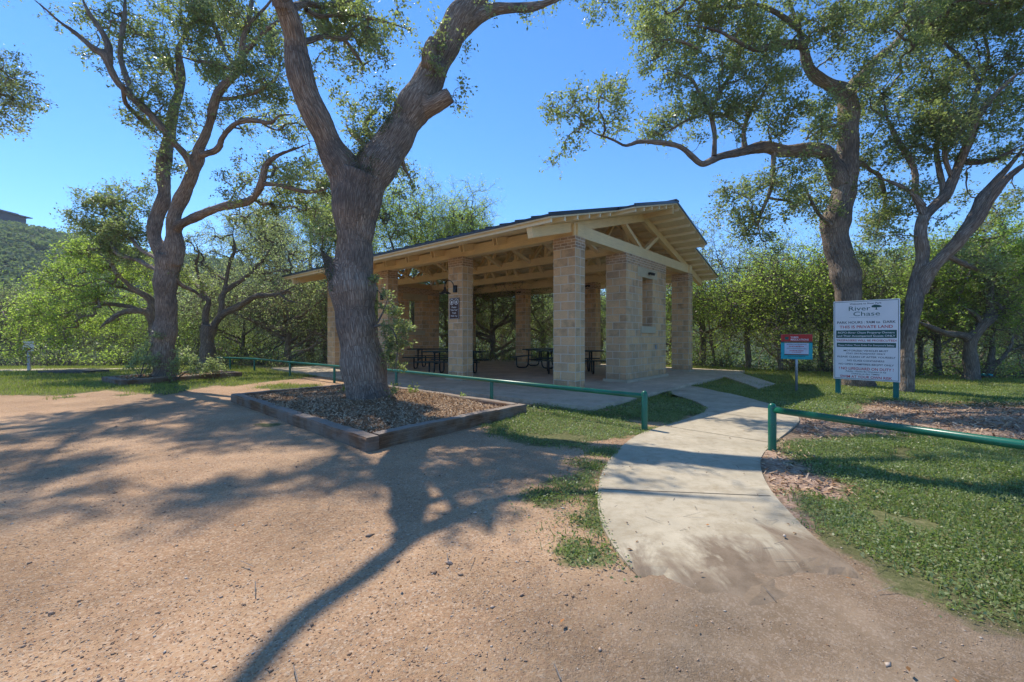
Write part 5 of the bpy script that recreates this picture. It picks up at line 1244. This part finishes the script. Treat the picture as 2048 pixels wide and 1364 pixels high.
bgt(1875,15.2,520,6,'leaf_grey','woodland_tree','grey green tree between the leaning oak and the broad oak',low=.42,trunkr=.12)
bgt(1840,16.2,600,4,'leaf_g','slim_tree','slim grey trunk close behind the leaning oak stem',low=.5,trunkr=.09)
bgt(1945,22,440,8,'leaf_grey','woodland_tree','tall pale tree behind the broad oak at far right')
bgt(2045,18.5,470,8,'leaf_y','woodland_tree','yellow green tree filling the right edge above the lawn')
bgt(2150,20,430,9,'leaf_g','woodland_tree','large green tree just beyond the right edge of the view')
bgt(1010,33,520,9,'leaf_g','woodland_tree','distant green tree behind the middle of the pavilion')
bgt(730,31,540,9,'leaf_g','woodland_tree','distant green tree behind the far end wall of the pavilion')

# low brush on the bank: reads as one mass
def brush():
    Cs=[];TW=[];D=[]
    n=900
    for i in range(n):
        x=rng.uniform(-33,34); 
        dd=abs(rng.normal())*2.4+.35
        y=float(crest(x))+dd
        if y<0: continue
        z=float(terrain(np.array([[x,y]]))[0]); R=rng.uniform(.4,.85)*(1+.7*max(0,math.sin(x*.8+1)*math.sin(x*.31))); H=R*rng.uniform(.8,1.5)*(.62 if x>7 else 1)
        k=int(70*R*R+26)
        q=rng.normal(size=(k,3)); q/=np.linalg.norm(q,axis=1,keepdims=True); q*=rng.random((k,1))**.35
        c=np.array([x,y,z+H*.75])+q*np.array([R,R,H*.8]); c[:,2]=np.maximum(c[:,2],z+.05)
        kind=(math.sin(x*.9)+math.sin(x*.37+2)+rng.normal()*.8)
        Cs.append(c); D.append(np.full(len(c),kind))
        m=14; e=np.array([x,y,z+H*.7])+rng.normal(size=(m,3))*np.array([R*.6,R*.6,H*.45]); s=np.tile([x,y,z],(m,1))+rng.normal(size=(m,3))*[.15,.15,0]
        TW.append(np.stack([s,(s+e)/2+rng.normal(size=(m,3))*.12,e],1))
    C=np.vstack(Cs);K=np.concatenate(D)
    V,Fq=leaf_quads(C,.095)
    o=np_mesh('bank_brush',V,Fq,mats=[M['leaf_g'],M['leaf_grey'],M['leaf'],M['leaf_y']],midx=np.where(K>1.3,3,np.where(K>.3,0,np.where(K>-.9,2,1))).astype(int),attrs=[('rnd','FACE','FLOAT',clump_rnd(C))])
    tag(o,kind='stuff')
    P=np.vstack(TW); v,f,b=tubes(P,np.full((len(P),3),1.0)*np.array([.014,.010,.004]),4)
    t=np_mesh('bank_brush_stems',v,f,M['twig'],smooth=True); t.parent=o
brush()
def hillwood():
    n=5200
    r=np.concatenate([rng.uniform(-1.4,-.45,n*6//10),rng.uniform(-.45,1.45,n*4//10)]); n=len(r)
    D=70+170*rng.random(n)**.8
    y=D/np.sqrt(1+r*r); x=r*y; z=terrain(np.stack([x,y],1))
    R=rng.uniform(1.1,3.0,n); k=46
    q=rng.normal(size=(n,k,3)); q/=np.linalg.norm(q,axis=2,keepdims=True); q*=rng.random((n,k,1))**.3; q[:,:,2]=np.abs(q[:,:,2])*1.1-.15
    C=(np.stack([x,y,z],1)[:,None]+q*R[:,None,None]).reshape(-1,3)
    V,Fq=leaf_quads(C,.85,.75)
    tone=np.clip(np.repeat(rng.random(n),k)*.6+rng.random(n*k)*.3,0,1)
    o=np_mesh('hillside_woods',V,Fq,M['hill'],attrs=[('rnd','FACE','FLOAT',tone)]); tag(o,kind='stuff')
M['hill']=mat_leaf('hill_foliage',[(.10,.135,.07),(.15,.19,.09),(.20,.235,.12),(.28,.27,.17)],.35,.8,.1)
hillwood()
# house on the ridge
def house():
    y=146.0; x0=(-60-1024)/F*y; x1=(31-1024)/F*y; zt=CAMZ+(HZ-426)/F*y
    e=empty('hill_house',((x0+x1)/2,y,zt-4)); tag(e,'dark house with a flat overhanging roof on the ridge at far left','house')
    w=(x1-x0)/2-.9
    m=MB(); m.box(-w,w,-4,4,-4,3.4); m.build('wall',[M['house']],e)
    m=MB(); m.box(-w-1.0,w+1.2,-5,5,3.41,3.72); m.box(-w-1,w-3.8,-5,5,4.9,5.15); m.box(-w+1,w-6,-3.5,3.5,3.73,4.89); r=m.build('roof',[M['roofmetal']],e)
    for i in range(4):
        m=MB(); m.box(-w+1.2+i*3,-w+3.2+i*3,-4.06,-3.99,-.5,2.2); m.build('window',[M['blackglass']],e)
M['blackglass']=mat_simple('dark_window_glass',(.03,.05,.08),.1,.8)
house()

# ------------------------------------------------------------------ shrubs and small plants
def shrub(name,label,cx,cy,z,blobs,matk,leaf=.05,per=40,dens=1.0,group=None,spray=.16):
    base=(cx,cy,z)
    limbs=[np.array([[cx+rng.normal()*.03,cy+rng.normal()*.03,z-.02,.012],[cx+(b[0]-cx)*.4,cy+(b[1]-cy)*.4,z+(b[2]-z)*.5,.009],[b[0],b[1],b[2],.006]]) for b in blobs]
    e=tree(name,label,'shrub',base,limbs,blobs,M[matk],M['twig'],dens=dens,leaf=leaf,per=per,fuse=0,spray=spray,rt=.003,att=3.0,group=group)
    return e
shrub('shrub','grey green shrub at the left foot of the tall planter oak',-10.75,12.35,.1,BL([(300,695,12),(290,715,14),(305,722,13),(262,732,10),(285,737,12),(308,675,8)],12.4,.2,1),'leaf_grey',.06)
shrub('shrub','grey green shrub at the right foot of the tall planter oak',-9.75,12.4,.1,BL([(362,712,11),(355,732,12),(380,722,10),(385,738,10),(400,735,8),(345,742,10)],12.4,.2,1),'leaf_grey',.06)
shrub('shrub','low loose shrub at the right end of the low left planter',-9.3,13.3,.1,BL([(420,730,12),(438,735,12),(410,740,10)],13.2,.1,1),'leaf_grey',.055)
for i,(px,py,lab) in enumerate(((825,790,'young green plant in the mulch right of the big oak trunk, against the rail'),(783,783,'small green sprout tight against the right foot of the big oak'),(688,777,'small green sprout at the left foot of the big oak'),(925,797,'tiny green weed beside the back planter sleeper under the rail'))):
    Y={0:8.6,1:8.5,2:8.9,3:8.2}[i]; x=(px-1024)/F*Y; s=(1.0,.8,.7,.5)[i]
    e=empty('seedling',(x,Y,.13)); tag(e,lab,'plant','seedlings in the oak planter')
    k=34; C=rng.normal(size=(k,3))*np.array([.07,.07,.06])*s+np.array([0,0,.11*s]); V,Fq=leaf_quads(C,.065*s+.01,.45,.2); np_mesh('leaves',V,Fq,M['leaf_y'],e,attrs=[('rnd','FACE','FLOAT',rng.random(k))])
    P=np.stack([np.zeros((9,3)),C[:9]*.6,C[:9]],1); v,f,b=tubes(P,np.full((9,3),.003),4); np_mesh('stem',v,f,M['leaf_g'],e,attrs=[('rnd','FACE','FLOAT',np.full(len(f),.3))])

# ------------------------------------------------------------------ grass, ground cover, gravel, chips
def in_slab(P):
    r=P-P0; u=r@EU; v=r@EV
    return ((u>-1.4)&(v>-1.65)&(v<9.3))
pp_=np.array(pp)
def scatter(n,x0,x1,y0,y1):
    return np.stack([rng.uniform(x0,x1,n),rng.uniform(y0,y1,n)],1)
def vis(P,m=.15): return np.abs(P[:,0])<P[:,1]*1.2+.5+m
PLAN=np.array(PL); PLAN2=np.array(PL2)
def ground_leaves(name,n,box_,size,hgt,matk,thr,blade=False,pathok=False):
    P=scatter(n,*box_); P=P[vis(P)&(P[:,1]<crest(P[:,0])+.3)]
    g=grass_mask(P)+.16*nz(P,2.6)+.10*nz(P,7.0,3)+rng.normal(size=len(P))*.05
    patch=nz(P,1.3,5)*.5+nz(P,4.1,1)*.5
    far=P[:,1]>7.5
    keep=(g>thr)&((patch>-.62)|(far&((P[:,0]>-3)|(patch>-.35))))&(rng.random(len(P))<np.clip(g*4+.3,0,1))
    keep&=~in_slab(P)
    keep&=~(inside(P,pp_)&(sdist(P,pp_)>.03))
    keep&=~inside(P,PLAN)&~inside(P,PLAN2)
    mk=np.zeros(len(P))
    for mp in MULCH: mk=np.maximum(mk,np.clip(sdist(P,mp)*3+.5,0,1))
    keep&=rng.random(len(P))>mk*.93
    keep&=(rng.random(len(P))<.5)|(sdist(P,POLY['edge_tuft'])<-.1)&(sdist(P,POLY['post_grass'])<-.05)
    P=P[keep]; z=terrain(P)
    C=np.column_stack([P,z+rng.random(len(P))**1.3*hgt*(1+.5*nz(P,3.1))+.004])
    if blade:
        k=len(C); a=rng.random(k)*6.283; w=size*.09; lean=rng.normal(size=(k,2))*.45*hgt
        h=hgt*(.5+rng.random(k)); dx=np.cos(a)*w;dy=np.sin(a)*w
        b0=np.column_stack([P[:,0]-dx,P[:,1]-dy,z]);b1=np.column_stack([P[:,0]+dx,P[:,1]+dy,z])
        t1=np.column_stack([P[:,0]+lean[:,0]+dx*.3,P[:,1]+lean[:,1]+dy*.3,z+h]);t0=np.column_stack([P[:,0]+lean[:,0]-dx*.3,P[:,1]+lean[:,1]-dy*.3,z+h])
        V=np.stack([b0,b1,t1,t0],1).reshape(-1,3); Fq=np.arange(4*k).reshape(k,4)
    else:
        V,Fq=leaf_quads(C,size,.6,.5)
    r=np.clip(.45+.22*nz(P,1.9,4)+rng.normal(size=len(P))*.22,0,1)
    o=np_mesh(name,V,Fq,M[matk],attrs=[('rnd','FACE','FLOAT',r)]); tag(o,kind='stuff'); print(name,len(Fq)); return o
ground_leaves('ground_cover',330000,(-.9,9,1.5,7.4),.021,.034,'grass',-.02)
ground_leaves('grass_blades',70000,(-.9,9,1.5,7.4),.04,.042,'grass',.02,blade=True)
ground_leaves('mid_ground_cover',150000,(-2,14,7.0,11.5),.032,.04,'grass',.0)
ground_leaves('lawn_grass',330000,(-26,22,8.5,22),.07,.05,'lawn',-.05,blade=True)

def bits(name,P,size,matk,flat=.35,z0=0,lift=.5,three=False):
    n=len(P); s=size*np.exp(rng.normal(size=n)*.45)
    z=terrain(P)+z0
    base=np.array([[1,0,0],[0,1,0],[-1,0,0],[0,-1,0],[0,0,1],[0,0,-1]],float)
    J=base[None]+rng.normal(size=(n,6,3))*.22
    a=rng.random(n)*6.283; ca,sa=np.cos(a),np.sin(a); sx=s*(1+.5*rng.random(n)); sy=s*(.6+.4*rng.random(n)); sz=s*flat*(.7+.6*rng.random(n))
    X=J[:,:,0]*sx[:,None];Y=J[:,:,1]*sy[:,None];Z=J[:,:,2]*sz[:,None]
    V=np.stack([X*ca[:,None]-Y*sa[:,None]+P[:,0:1],X*sa[:,None]+Y*ca[:,None]+P[:,1:2],Z+(z+sz*lift)[:,None]],-1).reshape(-1,3)
    T=np.array([[0,1,4],[1,2,4],[2,3,4],[3,0,4],[1,0,5],[2,1,5],[3,2,5],[0,3,5]])
    Fq=(T[None]+(np.arange(n)*6)[:,None,None]).reshape(-1,3)
    o=np_mesh(name,V,Fq,M[matk],attrs=[('rnd','FACE','FLOAT',np.repeat(rng.random(n),8))],smooth=False); tag(o,kind='stuff'); return o
P=scatter(230000,-6.5,3.2,1.45,9); P=P[vis(P)]
w=np.clip(1.15-.13*P[:,1],.05,1)*(.45+.45*np.clip(nz(P,1.0,9)+.4,0,1)); P=P[rng.random(len(P))<w]
P=P[(grass_mask(P)<.05)&~inside(P,pp_)&~inside(P,PLAN)&~in_slab(P)]
dk=(P[:,0]*.75-P[:,1]*.55>-.9)&(rng.random(len(P))<.6); P=P[~dk]
bits('gravel',P,.0026,'pebble',.55)
P=P[rng.random(len(P))<.012]; bits('stones',P+.01,.0065,'pebble',.5)
P=scatter(2500,-1,3.3,1.5,5); P=P[inside(P,pp_)&(rng.random(len(P))<.12)]; bits('path_grit',P,.005,'pebble',.5,.03)

def chips(name,P,z,L,W,matk,tilt=.35,thin=True):
    n=len(P); a=rng.random(n)*6.283; l=L*(.5+rng.random(n)); w=W*(.6+.8*rng.random(n))
    d=np.stack([np.cos(a),np.sin(a),rng.normal(size=n)*tilt],1); N=np.stack([rng.normal(size=n)*tilt,rng.normal(size=n)*tilt,np.ones(n)],1)
    s=np.cross(N,d); s/=np.linalg.norm(s,axis=1,keepdims=True)
    C=np.column_stack([P,z+.004+rng.random(n)*.012+np.abs(d[:,2])*l*.3])
    V=np.stack([C-d*l[:,None]/2-s*w[:,None]/2,C+d*l[:,None]/2-s*w[:,None]/2,C+d*l[:,None]/2+s*w[:,None]/2,C-d*l[:,None]/2+s*w[:,None]/2],1).reshape(-1,3)
    o=np_mesh(name,V,np.arange(4*n).reshape(n,4),M[matk],attrs=[('rnd','FACE','FLOAT',rng.random(n))]); tag(o,kind='stuff'); return o
def quadpts(C,n):
    s=rng.random((n,1));t=rng.random((n,1)); return C[0]*(1-s)*(1-t)+C[1]*s*(1-t)+C[2]*s*t+C[3]*(1-s)*t
P=quadpts(PLc,26000); d=np.hypot(P[:,0]+2.66,P[:,1]-7.95); z=.11+.10*np.exp(-(d/1.3)**2)+.02*np.sin(P[:,0]*5)*np.sin(P[:,1]*4.3)
P_=np.abs(nz(P,3))
chips('planter_chips',P,z,.036,.010,'chip',.4)
P=quadpts(PL2c,5000); chips('left_planter_chips',P,.12,.06,.02,'chip')
P=np.vstack([scatter(60000,1.5,16,3.5,13.5)]); mk=np.zeros(len(P))
for mp in MULCH: mk=np.maximum(mk,np.clip(sdist(P,mp)*2+.6,0,1))
P=P[(rng.random(len(P))<mk)&~inside(P,pp_)]; chips('mulch_chips',P,terrain(P),.05,.014,'chip',.35)
P=scatter(5200,-7,9,1.5,12); P=P[vis(P)&~in_slab(P)&~inside(P,PLAN)&(rng.random(len(P))<np.where(grass_mask(P)>-.3,.16,.05))]; C=np.column_stack([P,terrain(P)+.028]); C=C[rng.random(len(C))<.6]
V,Fq=leaf_quads(C,.032,.5,3.5); o=np_mesh('fallen_leaves',V,Fq,M['deadleaf'],attrs=[('rnd','FACE','FLOAT',rng.random(len(C)))]); tag(o,kind='stuff')
P=scatter(420,-6,8,1.6,9); P=P[vis(P)&~in_slab(P)]; chips('fallen_twigs',P,terrain(P)+.012,.09,.004,'twig',.1)

# moss balls and clump foliage on the big oak
mu_b=BL([(772,598,10),(790,625,12),(800,655,14),(785,680,14),(805,690,12),(775,660,12),(782,715,12),(798,735,9),(790,775,7),(765,620,8),(812,665,10),(775,700,10),(742,560,8),(660,590,6),(652,640,6),(660,665,5)],7.6,.12,1)
tree('oak_sucker','bushy grey green side shoot sprouting from the right of the big oak trunk','shoot',at(752,650,7.75),[PX([(745,655,3,7.8),(765,650,2.4,7.7),(785,660,2,7.6),(795,690,1.6,7.6),(790,740,1.2,7.6)]),PX([(755,645,2,7.75),(768,620,1.5,7.65),(775,598,1,7.6)])],mu_b[:13],M['leaf'],M['twig'],leaf=.05,per=40,fuse=0,spray=.12,rt=.003,att=6)
def clump(par,lst,Y,name,matk,size,n,front=.25):
    Cs=[]
    for (px,py,r,*dy) in lst:
        r=r*1.25
        yy=Y-(dy[0] if dy else front); c=at(px,py,yy)-np.array(par.location); R=r*yy/F
        q=rng.normal(size=(n,3)); q/=np.linalg.norm(q,axis=1,keepdims=True); q*=rng.random((n,1))**.5
        Cs.append(c+q*R*np.array([1,.9,1]))
    C=np.vstack(Cs); V,Fq=leaf_quads(C,size,.35,.3); np_mesh(name,V,Fq,M[matk],par,attrs=[('rnd','FACE','FLOAT',rng.random(len(C)))])
clump(MAIN,[(690,312,20),(712,325,24),(735,330,20),(700,340,22),(728,352,20),(672,290,16),(655,270,12),(760,250,14,.3),(775,235,10,.3),(748,318,12),(680,335,14),(720,300,14),(742,345,14),(665,310,10),(735,365,10),(712,372,12)],7.85,'moss',"moss",.04,260)
clump(MAIN,[(640,512,18,.1),(652,530,16,.15),(663,552,12,.2),(645,495,16,.1),(668,575,9,.25)],7.8,'moss',"moss",.04,240)
# ------------------------------------------------------------------ air
if HAZE:
    m=MB(); m.box(-4300,4300,-3300,4300,-6.5,95); hz=m.build('haze',[bpy.data.materials.new('haze_air')]); tag(hz,kind='stuff')
    hm=hz.data.materials[0]; hm.use_nodes=True; ht=hm.node_tree; ht.nodes.clear()
    ho=ht.nodes.new('ShaderNodeOutputMaterial'); hv=ht.nodes.new('ShaderNodeVolumePrincipled'); hv.inputs['Density'].default_value=HAZE; hv.inputs['Color'].default_value=(.80,.90,1,1); hv.inputs['Anisotropy'].default_value=.2
    ht.links.new(hv.outputs[0],ho.inputs['Volume'])
# ------------------------------------------------------------------ light, sky, camera
SUN=Vector((-.427,.526,1.0)).normalized()
el=math.asin(SUN.z); az=math.atan2(SUN.x,SUN.y)   # from +Y towards +X
w=bpy.data.worlds.new('World'); SC.world=w; w.use_nodes=True; nt=w.node_tree; nt.nodes.clear()
sk=nt.nodes.new('ShaderNodeTexSky'); sk.sky_type='NISHITA'; sk.sun_disc=False; sk.sun_elevation=el; sk.sun_rotation=az
sk.altitude=3000; sk.air_density=1.0; sk.dust_density=0.0; sk.ozone_density=4.0
hs=nt.nodes.new('ShaderNodeHueSaturation'); hs.inputs['Saturation'].default_value=1.2
bg=nt.nodes.new('ShaderNodeBackground'); bg.inputs[1].default_value=SKY_S
ow=nt.nodes.new('ShaderNodeOutputWorld'); nt.links.new(sk.outputs[0],hs.inputs['Color']); nt.links.new(hs.outputs[0],bg.inputs[0]); nt.links.new(bg.outputs[0],ow.inputs[0])
sd=bpy.data.lights.new('sun','SUN'); sd.energy=SUN_S; sd.angle=math.radians(.53); sd.color=(1,.94,.83)
so=bpy.data.objects.new('sun',sd); COL.objects.link(so); so.rotation_euler=SUN.to_track_quat('Z','Y').to_euler()
cd=bpy.data.cameras.new('camera'); cam=bpy.data.objects.new('camera',cd); COL.objects.link(cam); SC.camera=cam
cam.location=(0,0,CAMZ); cam.rotation_euler=(math.radians(90),0,0)
cd.sensor_width=36; cd.lens=36*F/2048; cd.shift_y=-(682-HZ)/2048; cd.clip_start=.05; cd.clip_end=9000
SC.view_settings.view_transform='Standard'; SC.view_settings.look='None'; SC.view_settings.exposure=EXPO; SC.view_settings.gamma=1
SC.cycles.max_bounces=8; SC.cycles.diffuse_bounces=7; SC.cycles.transmission_bounces=3; SC.cycles.transparent_max_bounces=6; SC.cycles.use_denoising=True
